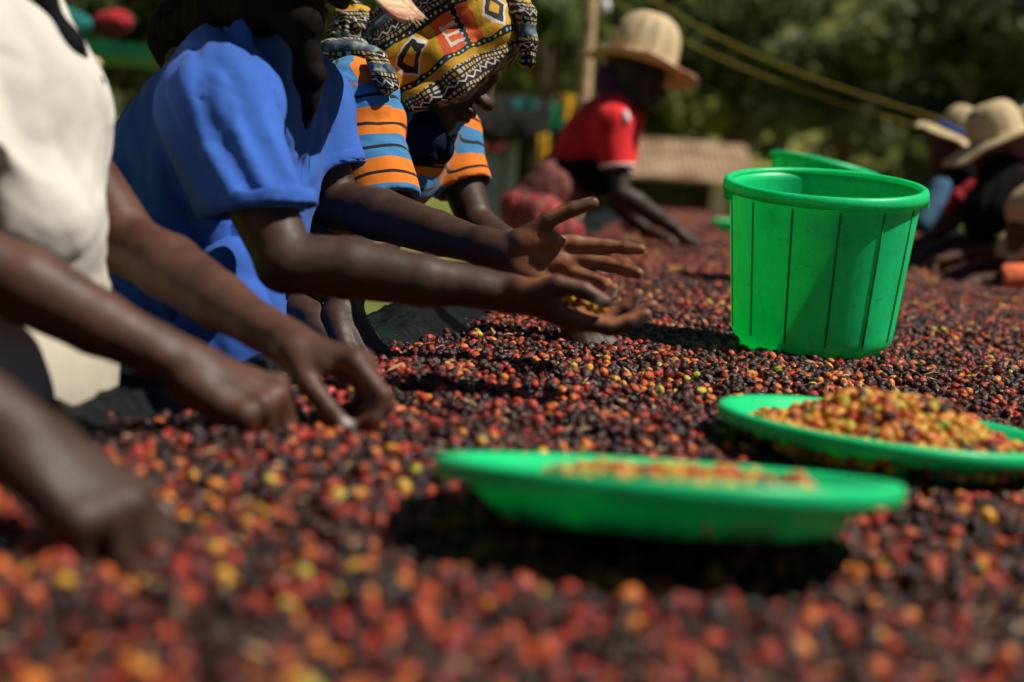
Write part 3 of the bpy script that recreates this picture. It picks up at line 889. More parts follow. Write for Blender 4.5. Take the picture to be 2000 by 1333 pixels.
def tree(x, y, h, spread, mat, label, seed, per=120, leaf=0.14, nb=16, lean=0.0):
    rs = np.random.RandomState(seed); z0 = float(terrain(x, y)) - 0.05
    root = thing('tree', label, 'tree', (x, y, z0), 'trees standing behind the drying beds')
    base = np.array([x, y, z0]); mb = MB()
    top = base + (lean, 0, h * 0.62)
    mb.tube([base, base * 0.6 + top * 0.4 + (0.1 * spread, 0, 0), top], [h * 0.03, h * 0.022, h * 0.012], 9)
    cs, rd = [], []
    for i in range(nb):
        a = rs.uniform(0, 6.28); t = rs.uniform(0.35, 1.0); rr = spread * rs.uniform(0.2, 1.0) * (1.15 - 0.5 * t)
        c = base + (math.cos(a) * rr + lean * t, math.sin(a) * rr, h * (0.35 + 0.62 * t))
        st = base + (top - base) * rs.uniform(0.5, 1.0)
        mb.tube([st, st * 0.5 + c * 0.5 + (0, 0, 0.03 * h), c], [h * 0.011, h * 0.007, h * 0.003], 6)
        cs.append(c); rd.append([spread * rs.uniform(0.22, 0.42)] * 2 + [spread * rs.uniform(0.16, 0.3)])
    mb.build('trunk', 'bark', root, True)
    V, F, lv = leaf_cloud(np.array(cs), np.array(rd), per, leaf, rs)
    mesh_obj('crown', V, F, mat, root, False, {'lv': lv})
    return root
# the wooded hillside: one mass of several hundred crowns
cs, rd = [], []
for i in range(620):
    y = 50 + 90 * rng.rand() ** 1.2; x = rng.uniform(-0.62, 0.62) * (y + 14)
    z = float(terrain(x, y)); h = rng.uniform(4, 8.5)
    for k in range(7):
        a = rng.uniform(0, 6.28); q = rng.uniform(0, 1)
        cs.append((x + math.cos(a) * q * h * 0.32, y + math.sin(a) * q * h * 0.32, z + h * rng.uniform(0.15, 0.95))); rd.append([h * rng.uniform(0.14, 0.26)] * 2 + [h * rng.uniform(0.1, 0.2)])
V, F, lv = leaf_cloud(np.array(cs), np.array(rd), 34, 0.5, rng, 0.4)
tag(mesh_obj('forest', V, F, 'leaf_forest', None, False, {'lv': lv}), 'dark green wooded hillside filling the background', None, None, 'stuff')

p = onplane(1075, 260, GROUND_Z)
def at_depth(px, y):           # world x of a photo column at distance y, close to eye level
    return float(Q(px, 300, y)[0])
tree(at_depth(1065, 22), 22, 5.2, 1.3, 'leaf_light', 'pale green leafy tree rising behind the thatched shelter', 3, 90, 0.12, 18)
tree(at_depth(985, 26), 26, 6.0, 1.5, 'leaf_light', 'pale green tree left of the wooden pole, behind the headscarf', 4, 90, 0.13, 18)
tree(at_depth(1905, 34), 34, 7.5, 2.4, 'leaf_dark', 'dark bushy tree above the straw hats at the right edge', 5, 110, 0.2, 24)
tree(at_depth(1420, 42), 42, 8.5, 2.6, 'leaf_forest', 'olive green tree standing behind the rusty roof', 6, 110, 0.24, 24)
tree(at_depth(1640, 40), 40, 8.0, 2.4, 'leaf_forest', 'olive green tree standing behind the large green bucket', 8, 110, 0.24, 24)
tree(at_depth(640, 18), 18, 4.2, 1.3, 'leaf_light', 'grey green tree seen between the blue shirt and the headscarf', 9, 90, 0.12, 16)
tree(at_depth(170, 15), 15, 4.4, 1.6, 'leaf_dark', 'dark tree behind the workers at the top left', 10, 120, 0.12, 24)
tree(at_depth(40, 17), 17, 4.4, 1.9, 'leaf_dark', 'dark tree furthest left behind the cream shirt', 12, 120, 0.13, 24)

# hut with a rusty corrugated roof
HY = 30.0
hx0, hx1 = at_depth(1090, HY), at_depth(1428, HY)
eave_z = float(Q(1330, 346, HY)[2]); hz0 = float(terrain((hx0 + hx1) / 2, HY)) - 0.1
hut = thing('hut', 'low mud hut with a rusty corrugated roof and cream corner pillar', 'hut', ((hx0 + hx1) / 2, HY, hz0))
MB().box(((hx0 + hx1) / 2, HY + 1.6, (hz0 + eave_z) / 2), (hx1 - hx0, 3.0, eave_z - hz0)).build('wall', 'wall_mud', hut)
MB().box((hx1 - 0.2, HY - 0.04, (hz0 + eave_z) / 2), (0.36, 0.36, eave_z - hz0 - 0.02)).build('pillar', 'plaster_cream', hut)
MB().box((hx0 + 0.2, HY - 0.04, (hz0 + eave_z) / 2), (0.36, 0.36, eave_z - hz0 - 0.02)).build('pillar', 'plaster_cream', hut)
MB().box(((hx0 + hx1) / 2, HY + 0.06, eave_z - 0.06), (hx1 - hx0 - 0.8, 0.1, 0.1)).build('beam', 'wood_grey', hut)
nsh = 6; ox0, ox1 = hx0 - 0.25, hx1 + 0.5
rise = 0.78
for i in range(nsh):
    a, b = ox0 + (ox1 - ox0) * i / nsh - 0.03, ox0 + (ox1 - ox0) * (i + 1) / nsh
    for side in (0, 1):
        V, Fq = [], []
        nx = 24
        for k in range(nx + 1):
            x = a + (b - a) * k / nx
            w = 0.022 * math.sin(k * math.pi / 2 + 0.7) + 0.004 * (i % 2) + 0.05 * (rng.rand() - 0.5) * (k in (0, nx)) * 0.2
            y0, y1 = (HY - 0.5, HY + 1.6) if side == 0 else (HY + 3.7, HY + 1.6)
            for y, z in ((y0, eave_z - 0.02), (y1, eave_z + rise)):
                V += [(x, y, z + w), (x, y, z + w - 0.012)]
        for k in range(nx):
            q = k * 4
            Fq += [[q, q + 4, q + 6, q + 2], [q + 1, q + 3, q + 7, q + 5], [q, q + 1, q + 5, q + 4], [q + 2, q + 6, q + 7, q + 3]]
        mesh_obj('roof_sheet', V, Fq, 'roof_rust', hut, False)

# thatched shelter with poles, a metal sheet and clothes hung under it
SY = 12.0
def SQ(px, py, y=SY): return Q(px, py, y / 1.0)
a, b = at_depth(915, SY), at_depth(1092, SY)
sg = float(terrain(a, SY))
sh = thing('shelter', 'dark thatched shelter on rough poles behind the red shirt', 'shelter', ((a + b) / 2, SY, sg))
zt = float(Q(1010, 205, SY)[2]); ze = float(Q(1010, 268, SY)[2])
V, Fq, NS = [], [], 26
rs = np.random.RandomState(2)
for side in (-1, 1):
    for k in range(NS + 1):
        x = a - 0.1 + (b - a + 0.2) * k / NS
        for t in np.linspace(0, 1, 7):
            V.append((x + rs.uniform(-0.02, 0.02), SY + 0.75 + side * 1.0 * t, zt + (ze - zt) * t ** 1.2 + rs.uniform(-0.03, 0.03) - (rs.uniform(0, 0.09) if t > 0.95 else 0)))
n1 = (NS + 1) * 7
for s in (0, 1):
    for k in range(NS):
        for t in range(6):
            q = s * n1 + k * 7 + t
            Fq.append([q, q + 7, q + 8, q + 1])
th = mesh_obj('thatch_roof', V, Fq, 'thatch', sh, False)
sol = th.modifiers.new('thick', 'SOLIDIFY'); sol.thickness = 0.1
for px in (938, 985, 1040, 1080):
    for yy in (SY + 0.05, SY + 1.45):
        x = at_depth(px, SY) + (0.06 if yy > SY + 1 else 0)
        MB().tube([(x, yy, sg - 0.1), (x + 0.02, yy, (sg + ze) / 2), (x, yy, ze + 0.14)], [0.045, 0.04, 0.035], 8).build('post', 'wood_grey', sh, True)
MB().box(((a + b) / 2, SY + 1.62, (sg + ze) / 2), (b - a, 0.06, ze - sg)).build('back_wall', 'wall_mud', sh)
# metal sheet leaning against the front
def corrug(name, x0, x1, y0, y1, z0, z1, mat, label, cat, amp=0.012, n=28):
    V, Fq = [], []
    for k in range(n + 1):
        x = x0 + (x1 - x0) * k / n; w = amp * math.sin(k * math.pi / 2)
        V += [(x, y0 + w, z0), (x, y1 + w, z1), (x, y0 + w + 0.006, z0), (x, y1 + w + 0.006, z1)]
    for k in range(n):
        q = k * 4; Fq += [[q, q + 4, q + 5, q + 1], [q + 2, q + 3, q + 7, q + 6], [q + 1, q + 5, q + 7, q + 3], [q, q + 2, q + 6, q + 4]]
    return tag(mesh_obj(name, V, Fq, mat, None, False), label, cat)
corrug('metal_sheet', at_depth(944, SY), at_depth(984, SY), SY - 0.22, SY - 0.04, float(Q(960, 392, SY)[2]) - 0.25, float(Q(960, 302, SY)[2]), 'metal_sheet', 'pale corrugated metal sheet leaning on the shelter behind the striped sleeve', 'metal sheet')
corrug('metal_sheet', at_depth(992, SY), at_depth(1012, SY), SY - 0.22, SY - 0.04, float(Q(1000, 405, SY)[2]) - 0.25, float(Q(1000, 262, SY)[2]), 'metal_sheet', 'narrow grey metal strip leaning on the shelter beside the red skirt', 'metal sheet', n=12)
def hung(name, px, py, d, w, h, mat, label, seed):
    c = Q(px, py, d); W, H = w * d / FPX, h * d / FPX; V, Fq = [], []
    nx, nz = 14, 12; rs = np.random.RandomState(seed); ph = rs.uniform(0, 6.28, 3)
    for i in range(nx + 1):
        for j in range(nz + 1):
            u, v = i / nx - 0.5, j / nz
            V.append(c + CR * W * u * (1 + 0.15 * math.sin(3 * v + ph[0])) + CU * H * (0.5 - v + 0.03 * math.sin(7 * u + ph[1]))
                     + CF * 0.12 * W * math.sin(9 * u + 2 * v + ph[2]) * (0.3 + v))
    for i in range(nx):
        for j in range(nz):
            q = i * (nz + 1) + j; Fq.append([q, q + 1, q + nz + 2, q + nz + 1])
    o = mesh_obj(name, V, Fq, mat, None, True); m = o.modifiers.new('thick', 'SOLIDIFY'); m.thickness = 0.012
    return tag(o, label, 'cloth', 'clothes hung about the shelter')
hung('hanging_cloth', 1117, 212, 11.2, 40, 52, 'cloth_yellow', 'yellow cloth hanging just left of the red shirt shoulder', 1)
hung('hanging_cloth', 1062, 312, 11.4, 20, 96, 'cloth_yellow', 'long yellow cloth hanging under the shelter above the skirt', 2)
hung('hanging_cloth', 1092, 228, 11.5, 34, 52, 'cloth_green', 'dark green cloth draped beside the yellow one', 3)
hung('hanging_cloth', 1022, 204, 11.6, 46, 18, 'cloth_teal', 'teal cloth thrown over the shelter roof', 4)
hung('hanging_cloth', 962, 288, 11.6, 46, 14, 'cloth_skirt_print', 'brownish red cloth strip above the pale metal sheet', 5)

# pole, lamp, ropes
PD = 9.0
pb, pt = Q(1128, 320, PD), Q(1162, -60, PD)
ax = nrm(pt - pb); g0 = pb - ax * ((pb[2] - float(terrain(pb[0], pb[1]))) / ax[2] + 0.1)
pole = thing('wooden_pole', 'pale wooden pole standing behind the straw hat', 'pole', tuple(g0))
MB().tube([g0 + (pt + ax * 1.2 - g0) * t + np.array([0.01 * math.sin(7 * t), 0, 0]) for t in np.linspace(0, 1, 9)], np.linspace(0.05, 0.04, 9).tolist(), 10).build('shaft', 'wood_pole', pole, True)
lc = Q(1181, 14, PD - 0.1)
mb = MB(); mb.tube([lc + (0, 0, 0.5), lc + (0, 0, 0.07)], 0.006, 6)
lamp = thing('hanging_bulb', 'small pale bulb hanging right of the wooden pole', 'bulb', tuple(lc + (0, 0, 0.5)))
mb.build('cord', 'cloth_black', lamp)
f = Field(); f.ell(lc, np.eye(3), (0.035, 0.035, 0.042), 0.02); f.cone(lc, lc + (0, 0, 0.07), 0.025, 0.016, 0.02)
V, F = polygonise(f, 0.006); mesh_obj('globe', V, F, 'foil', lamp)
for k, (q0, q1, lb) in enumerate((((1235, -40, 8.4), (1862, 240, 6.2), 'upper of two yellow ropes slanting across the wooded hillside'),
                                  ((1185, -20, 8.6), (1845, 262, 6.2), 'lower of two yellow ropes slanting across the wooded hillside'))):
    A, Bp = Q(*q0), Q(*q1); A = A + (A - Bp) * 0.15
    tag(MB().tube([A + (Bp - A) * t - np.array([0, 0, 0.10 * math.sin(math.pi * t)]) for t in np.linspace(0, 1, 24)], 0.0045, 7).build('rope', 'rope_yellow', None, True), lb, 'rope', 'ropes strung over the beds')

# a further table at the top left with heaps of cloth
td = 6.5
tc = Q(190, 96, td); tg = float(terrain(tc[0], tc[1]))
tb = thing('drying_table', 'dark net drying table in the shade at the top left', 'table', (tc[0], tc[1], tg))
MB().box((tc[0] - 0.3, tc[1] + 0.5, tc[2]), (1.8, 1.4, 0.06)).build('table_top', 'cloth_green', tb)
for sx in (-1, 1):
    for sy in (-1, 1): MB().tube([(tc[0] - 0.3 + 0.8 * sx, tc[1] + 0.5 + 0.6 * sy, tg - 0.05), (tc[0] - 0.3 + 0.8 * sx, tc[1] + 0.5 + 0.6 * sy, tc[2])], 0.04, 8).build('leg', 'wood_grey', tb, True)
def heap(px, py, d, w, h, mat, label, seed, cat='cloth'):
    c = Q(px, py, d); W, H = w * d / FPX / 2, h * d / FPX / 2
    f = Field(); r = np.random.RandomState(seed)
    for i in range(5): f.ell(c + CR * W * r.uniform(-0.5, 0.5) + CU * H * r.uniform(-0.3, 0.2) + CF * W * r.uniform(-.4, .4), np.eye(3), (W * r.uniform(.5, .8), W * .6, H * r.uniform(.5, .9)), W * 0.4)
    f.disp = folds(seed, W * 0.14, W * 0.8)
    V, F = polygonise(f, max(0.004, W / 16)); return tag(mesh_obj('cloth_bundle', V, F, mat), label, cat)
heap(143, 46, 6.7, 62, 56, 'cloth_teal', 'teal cloth bundle on the dark table at the top left', 21)
heap(226, 44, 6.6, 72, 60, 'cloth_scarlet', 'red cloth bundle on the dark table at the top left', 22)
heap(178, 127, 4.2, 44, 30, 'straw', 'straw coloured bundle below the dark table at the top left', 23, 'bundle')

# ---------------------------------------------------------------- the raised bed
def xl(y): return np.interp(y, [-1, 0, 1.0, 1.32, 1.9, 2.4, 3.5, 5.2, 9.4], [-0.8, -0.62, -0.50, -0.40, -0.21, -0.06, 0.06, 0.25, 0.80])
def xr(y): return np.interp(y, [-1, 0, 5.0, 9.4], [1.0, 1.15, 1.98, 2.65])
Y0, Y1 = -0.4, 9.0
hn1, hn2 = wavefield(31, 0.45, 5), wavefield(32, 0.14, 5)
def heap_z(x, y):
    P = np.stack([x, y, 0 * x], -1)
    e = np.minimum(np.clip((x - xl(y)) / 0.10, 0, 1), np.clip((xr(y) - x) / 0.1, 0, 1))
    return (hn1(P) * 0.009 + hn2(P) * 0.006) * e - 0.010 * (1 - e)
bed = thing('drying_bed', 'long raised drying bed lined with black plastic, spread with coffee cherries', 'drying bed', (0.6, 4.0, GROUND_Z))
fw = folds(41, 0.030, 0.16, (0.3, 1, 0)); fw2 = folds(42, 0.010, 0.05, None)
def sheet_edge(name, side):
    ys = np.linspace(Y0, Y1, 620)
    # across: from under the cherries, over a ridge of bunched plastic, down the side
    q = np.concatenate([np.linspace(0.14, 0.0, 6), np.linspace(-0.012, -0.17, 18), np.linspace(-0.175, -0.20, 12)])
    zb = np.interp(-q, [-0.14, 0.0, 0.05, 0.11, 0.17, 0.175, 0.20], [-0.022, -0.016, 0.004, 0.022, 0.0, -0.03, -0.42])
    lift = np.interp(-q, [-0.14, 0.0, 0.06, 0.17, 0.20], [0, 0.12, 1, 0.7, 0.3])
    E = np.asarray([xl(y) if side == 'L' else xr(y) for y in ys])
    YY, QQ = np.meshgrid(ys, q, indexing='ij')
    XX = E[:, None] + (QQ if side == 'L' else -QQ)
    P = np.stack([XX, YY, 0 * XX], -1).reshape(-1, 3)
    ZZ = zb[None] + (np.maximum(fw(P), -0.02) + fw2(P)).reshape(XX.shape) * lift[None]
    XX = XX + (fw2(P + 3.1) * 1.2).reshape(XX.shape) * lift[None]
    V = np.stack([XX, YY, ZZ], -1).reshape(-1, 3)
    ii = np.arange(V.shape[0]).reshape(XX.shape)
    Fq = np.stack([ii[:-1, :-1], ii[1:, :-1], ii[1:, 1:], ii[:-1, 1:]], -1).reshape(-1, 4)
    if side == 'L': Fq = Fq[:, ::-1]
    return mesh_obj(name, V, Fq, 'tarp_black', bed)
sheet_edge('plastic_edge', 'L'); sheet_edge('plastic_edge', 'R')
ys = np.linspace(Y0, Y1, 120); ts = np.linspace(0, 1, 60)
YY, TT = np.meshgrid(ys, ts, indexing='ij'); XX = xl(YY) + (xr(YY) - xl(YY)) * TT
ZZ = heap_z(XX.ravel(), YY.ravel()).reshape(XX.shape) - 0.013
V = np.stack([XX, YY, ZZ], -1).reshape(-1, 3); ii = np.arange(V.shape[0]).reshape(XX.shape)
mesh_obj('plastic_sheet', V, np.stack([ii[:-1, :-1], ii[:-1, 1:], ii[1:, 1:], ii[1:, :-1]], -1).reshape(-1, 4), 'tarp_black', bed)
for y in (0.0, 1.5, 3.0, 4.5, 6.0, 7.5, 8.8):
    for e, s in ((xl(y), -0.12), (xr(y), 0.12)):
        MB().tube([(e + s, y, float(terrain(e, y)) - 0.1), (e + s, y, -0.06)], 0.045, 8).build('leg', 'wood_grey', bed, True)
    MB().box(((xl(y) + xr(y)) / 2, y, -0.09), (xr(y) - xl(y) + 0.2, 0.07, 0.06)).build('crossbar', 'wood_grey', bed)

# ---------------------------------------------------------------- green plastic ware
def frame_from(up, tilt_ref=(1, 0, 0)):
    up = nrm(up); a = nrm(np.array(tilt_ref, float) - (np.array(tilt_ref) @ up) * up); return a, np.cross(up, a), up
def lathe(name, prof, c, fr, mat, parent, n=96, wob=0.0):
    a, b, u = fr; V, Fq = [], []
    for (r, z) in prof:
        for k in range(n):
            w = 2 * math.pi * k / n; rr = r * (1 + wob * math.sin(2 * w + 0.6))
            V.append(np.array(c) + rr * (math.cos(w) * a + math.sin(w) * b) + z * u)
    m = len(prof)
    for i in range(m - 1):
        for k in range(n):
            k2 = (k + 1) % n; Fq.append([i * n + k, i * n + k2, (i + 1) * n + k2, (i + 1) * n + k])
    if prof[0][0] < 1e-3 or prof[-1][0] < 1e-3: pass
    return mesh_obj(name, V, np.array(Fq), mat, parent)
def bucket(label, c, up, ref=(1, 0, 0), s=1.0, h=0.282, r1=0.155, r0=0.133, groove0=-91.3):
    root = thing('bucket', label, 'bucket', tuple(c), 'green plastic buckets'); fr = frame_from(up, ref); a, b, u = fr
    z0 = 0.032
    prof = [(0.002, 0.004), (0.112, 0.004), (0.112, 0.0), (0.116, 0.0), (0.118, z0 - 0.004), (r0 - 0.003, z0), (r0, z0 + 0.006)]
    for t in np.linspace(0.08, 1, 12): prof.append((r0 + (r1 - r0) * t, z0 + (h - z0) * t))
    inner = [(r1 - 0.0025, h), ] + [(r0 + (r1 - r0) * t - 0.0025, z0 + (h - z0) * t) for t in np.linspace(0.95, 0.0, 12)] + [(0.108, 0.01), (0.002, 0.01)]
    lathe('body', [(r * s, z * s) for r, z in prof + inner], c, fr, 'plastic_green', root, 128, 0.004)
    rim = [(r1 - 0.002, h - 0.001), (r1 - 0.0035, h + 0.004), (r1 - 0.001, h + 0.0075), (r1 + 0.004, h + 0.0085), (r1 + 0.0085, h + 0.006), (r1 + 0.0105, h), (r1 + 0.0105, h - 0.010), (r1 + 0.0085, h - 0.0115), (r1 + 0.0075, h - 0.010), (r1 + 0.007, h - 0.002), (r1 - 0.002, h - 0.001)]
    lathe('rim', [(r * s, z * s) for r, z in rim], c, fr, 'plastic_green', root, 128, 0.004)
    for k in range(13):
        w = math.radians(groove0 + 27.7 * k); e = math.cos(w) * a + math.sin(w) * b
        pts = [np.array(c) + s * ((r0 + (r1 - r0) * t + 0.0001) * e + (z0 + (h - z0) * t) * u) for t in (0.05, 0.3, 0.6, 0.93)]
        MB().tube(pts, 0.0016 * s, 8).build('ridge', 'plastic_groove', root, True)
    for w in (math.radians(186), math.radians(-8)):
        e = math.cos(w) * a + math.sin(w) * b; tt = np.cross(u, e)
        R = np.stack([e, tt, u], -1)
        o = MB().box(np.array(c) + s * ((r1 + 0.006) * e + (h - 0.016) * u), (0.012 * s, 0.02 * s, 0.018 * s), R).build('handle_lug', 'plastic_green', root)
        m = o.modifiers.new('b', 'BEVEL'); m.width = 0.003; m.segments = 2
    return root
def tray(label, c, up, ref=(1, 0, 0), R=0.18, depth=0.042):
    root = thing('tray', label, 'tray', tuple(c), 'round green plastic trays'); fr = frame_from(up, ref)
    rb = R - 0.046
    w = R - 0.012                                             # wall top; a flat flange and a turned-down lip go out from here
    prof = [(0.002, 0.0), (rb - 0.006, 0.0), (rb + 0.001, 0.003), (rb + 0.010, depth * 0.34), (rb + 0.015, depth * 0.42), (w, depth - 0.005), (w + 0.003, depth - 0.0035), (R - 0.002, depth - 0.0035), (R - 0.0018, depth - 0.0145), (R, depth - 0.0150), (R + 0.0012, depth - 0.0145), (R + 0.0012, depth - 0.004), (R, depth - 0.001), (R - 0.003, depth),
            (w + 0.001, depth - 0.0005), (w - 0.003, depth - 0.003), (rb + 0.013, depth * 0.45), (rb + 0.008, depth * 0.37), (rb - 0.002, 0.0055), (0.002, 0.0035)]
    lathe('body', prof, c, fr, 'plastic_green_tray', root, 128, 0.004)
    return root

# large bucket, leaning a little towards the viewer
bu = nrm(CU * math.cos(math.radians(2.0)) - CF * 0.05 + 0 * CR); tilt = math.radians(7.5)
BUCK_UP = nrm(np.array([-0.035, -math.sin(tilt), math.cos(tilt)]))
rimc = Q(1612, 364, 2.33); BUCK_C = rimc - BUCK_UP * 0.283
bucket('large green plastic bucket half sunk among the cherries, nearest the viewer', BUCK_C, BUCK_UP)
b2 = np.array([*Q(1592, 300, 3.62)[:2], 0.0]); up2 = nrm(np.array([0.06, 0.03, 1.0]))
bucket('green plastic bucket behind the large one, lower of the nested pair', b2, nrm((0.0, 0, 1.0)), s=0.9)
bucket('tilted green plastic bucket nested in another, its rim showing above the large one', b2 + np.array([-0.01, 0, 0.072]), nrm(np.array([0.17, 0.05, 1.0])), s=0.88)
# trays
TR_UP = nrm(np.array([0.030, 0.045, 1.0])); TR_C = Q(1733, 824, 1.53) - TR_UP * 0.042
tray('green plastic tray heaped with yellow cherries, below the large bucket', TR_C, TR_UP)
tf = math.radians(9.8)
TF_UP = nrm(np.array([-0.018, math.sin(tf), math.cos(tf)])); TF_C = Q(1301, 914, 1.115) - TF_UP * 0.042
tray('blurred green plastic tray in the foreground, thinly covered with cherries', TF_C, TF_UP)
T3 = onplane(1462, 452); tray('far green plastic tray peeping out left of the large bucket', np.array([T3[0], T3[1], 0.002]), (0, 0, 1.0))

# ---------------------------------------------------------------- coffee cherries
def cherry_mesh():
    V, Fq, nav = [], [], []
    NR, NS = 8, 12
    for i in range(NR + 1):
        ph = math.pi * i / NR
        for k in range(NS):
            w = 2 * math.pi * k / NS; r = math.sin(ph) ** 0.92
            z = math.cos(ph) * 1.06
            if i == 0: z -= 0.10
            V.append((0.0061 * max(r, 0.16 if i == 0 else 0.0) * math.cos(w), 0.0061 * max(r, 0.16 if i == 0 else 0) * math.sin(w), 0.0064 * z)); nav.append(1.0 if i == 0 else 0.0)
    for i in range(NR):
        for k in range(NS):
            k2 = (k + 1) % NS; Fq.append([i * NS + k, (i + 1) * NS + k, (i + 1) * NS + k2, i * NS + k2])
    Fq = [f for f in Fq]; Fq.append([k for k in range(NS)])
    me = bpy.data.meshes.new('coffee_cherry'); me.from_pydata(V, [], Fq); me.update()
    me.polygons.foreach_set('use_smooth', [True] * len(me.polygons))
    at = me.attributes.new('navel', 'FLOAT', 'POINT'); at.data.foreach_set('value', nav)
    me.materials.append(MATS['cherry_skin']); return me
CH = cherry_mesh()
def ripeness(n, rs, kind='bed', pos=None):
    u = rs.rand(n); t = np.empty(n)
    if pos is not None:                                        # the fruit lies in drifts, riper here and blacker there
        u = np.clip(u + 0.10 * hn1(pos * 0.8 + 5.0) + 0.07 * hn2(pos + 9.0) - 0.03, 0, 0.999)
    if kind == 'bed':
        edges = np.array([0.0, 0.38, 0.62, 0.78, 0.87, 0.945, 0.985, 1.0]); lo = [0.0, 0.18, 0.36, 0.52, 0.64, 0.75, 0.90]; hi = [0.18, 0.36, 0.52, 0.64, 0.75, 0.90, 1.0]
    else:
        edges = np.array([0.0, 0.06, 0.14, 0.22, 0.42, 0.72, 0.90, 1.0]); lo = [0.1, 0.36, 0.52, 0.62, 0.74, 0.84, 0.93]; hi = [0.36, 0.52, 0.62, 0.74, 0.84, 0.93, 1.0]
    for i in range(7):
        m = (u >= edges[i]) & (u < edges[i + 1]); t[m] = rs.uniform(lo[i], hi[i], m.sum())
    return t
PTS = []
def add_bed_points():
    rs = np.random.RandomState(77); sp = 0.0098
    xs, ys = np.arange(-0.9, 2.75, sp), np.arange(Y0, Y1, sp * 0.87)
    Xg, Yg = np.meshgrid(xs, ys, indexing='ij')
    Xg = Xg + (np.arange(len(ys)) % 2)[None] * sp * 0.5
    x = (Xg + rs.uniform(-0.42, 0.42, Xg.shape) * sp).ravel(); y = (Yg + rs.uniform(-0.42, 0.42, Xg.shape) * sp).ravel()
    edge = hn2(np.stack([x, y, x * 0 + 2], -1)) * 0.035 + rs.exponential(0.012, len(x)) * -1
    k = (x > xl(y) + edge) & (x < xr(y) - edge)
    x, y = x[k], y[k]
    z = heap_z(x, y) - 0.004 + rs.uniform(-0.0035, 0.0035, len(x))
    # a loose second layer
    m = (rs.rand(len(x)) < 0.42 * (0.5 + 0.5 * np.clip(hn1(np.stack([x, y, x * 0], -1)) * 1.5 + 0.6, 0, 1))) & (y < 5.5)
    x2, y2 = x[m] + rs.uniform(-.5, .5, m.sum()) * sp, y[m] + rs.uniform(-.5, .5, m.sum()) * sp
    z2 = heap_z(x2, y2) + rs.uniform(0.0025, 0.0065, m.sum())
    x, y, z = np.concatenate([x, x2]), np.concatenate([y, y2]), np.concatenate([z, z2])
    P = np.stack([x, y, z], -1)
    keep = np.ones(len(P), bool)
    for c, up, rad, hgt in ((TR_C, TR_UP, 0.147, 0.1), (TF_C, TF_UP, 0.147, 0.1), (np.array([T3[0], T3[1], 0.002]), np.array([0, 0, 1.0]), 0.147, 0.1)):
        q = P - c; h = q @ up; r = np.sqrt(np.maximum((q * q).sum(1) - h * h, 0))
        keep &= ~((r < 0.19) & (h > -0.006) & (r < 0.138 + np.maximum(h, 0) * 1.1 + 0.006))
    q = P - BUCK_C; h = q @ BUCK_UP; r = np.sqrt(np.maximum((q * q).sum(1) - h * h, 0)); keep &= ~((r < 0.120) & (h > -0.004))
    q = P - b2; keep &= ~(np.hypot(q[:, 0], q[:, 1]) < 0.108)
    return P[keep], rs
BP, rs_ = add_bed_points()
BT = ripeness(len(BP), rs_, 'bed', BP)
def make_stuff(name, label, P, T, seed, proto):
    rs = np.random.RandomState(seed); n = len(P)
    me = bpy.data.meshes.new(name); me.vertices.add(n); me.vertices.foreach_set('co', P.astype(np.float32).ravel())
    a = me.attributes.new('rot', 'FLOAT_VECTOR', 'POINT'); a.data.foreach_set('vector', np.stack([rs.normal(0, 1.1, n), rs.normal(0, 1.1, n), rs.uniform(0, 6.28, n)], -1).astype(np.float32).ravel())
    sc = rs.normal(1.0, 0.14, (n, 1)).clip(0.66, 1.35) * rs.uniform(0.82, 1.12, (n, 3)) * np.array([0.97, 0.97, 1.1])
    a = me.attributes.new('scl', 'FLOAT_VECTOR', 'POINT'); a.data.foreach_set('vector', sc.astype(np.float32).ravel())
    a = me.attributes.new('ct', 'FLOAT', 'POINT'); a.data.foreach_set('value', T.astype(np.float32))
    a = me.attributes.new('cr', 'FLOAT', 'POINT'); a.data.foreach_set('value', rs.rand(n).astype(np.float32))
    o = bpy.data.objects.new(name, me); COL.objects.link(o)
    ng = bpy.data.node_groups.new(name, 'GeometryNodeTree')
    ng.interface.new_socket('Geometry', in_out='INPUT', socket_type='NodeSocketGeometry'); ng.interface.new_socket('Geometry', in_out='OUTPUT', socket_type='NodeSocketGeometry')
    gi, go = ng.nodes.new('NodeGroupInput'), ng.nodes.new('NodeGroupOutput')
    ip = ng.nodes.new('GeometryNodeInstanceOnPoints'); oi = ng.nodes.new('GeometryNodeObjectInfo'); oi.inputs[0].default_value = proto; oi.transform_space = 'ORIGINAL'
    ra = ng.nodes.new('GeometryNodeInputNamedAttribute'); ra.data_type = 'FLOAT_VECTOR'; ra.inputs[0].default_value = 'rot'
    sa = ng.nodes.new('GeometryNodeInputNamedAttribute'); sa.data_type = 'FLOAT_VECTOR'; sa.inputs[0].default_value = 'scl'
    er = ng.nodes.new('FunctionNodeEulerToRotation')
    L = ng.links.new
    L(gi.outputs[0], ip.inputs['Points']); L(oi.outputs['Geometry'], ip.inputs['Instance']); L(ra.outputs[0], er.inputs[0]); L(er.outputs[0], ip.inputs['Rotation']); L(sa.outputs[0], ip.inputs['Scale']); L(ip.outputs[0], go.inputs[0])
    md = o.modifiers.new('cherries', 'NODES'); md.node_group = ng
    return tag(o, label, None, None, 'stuff')
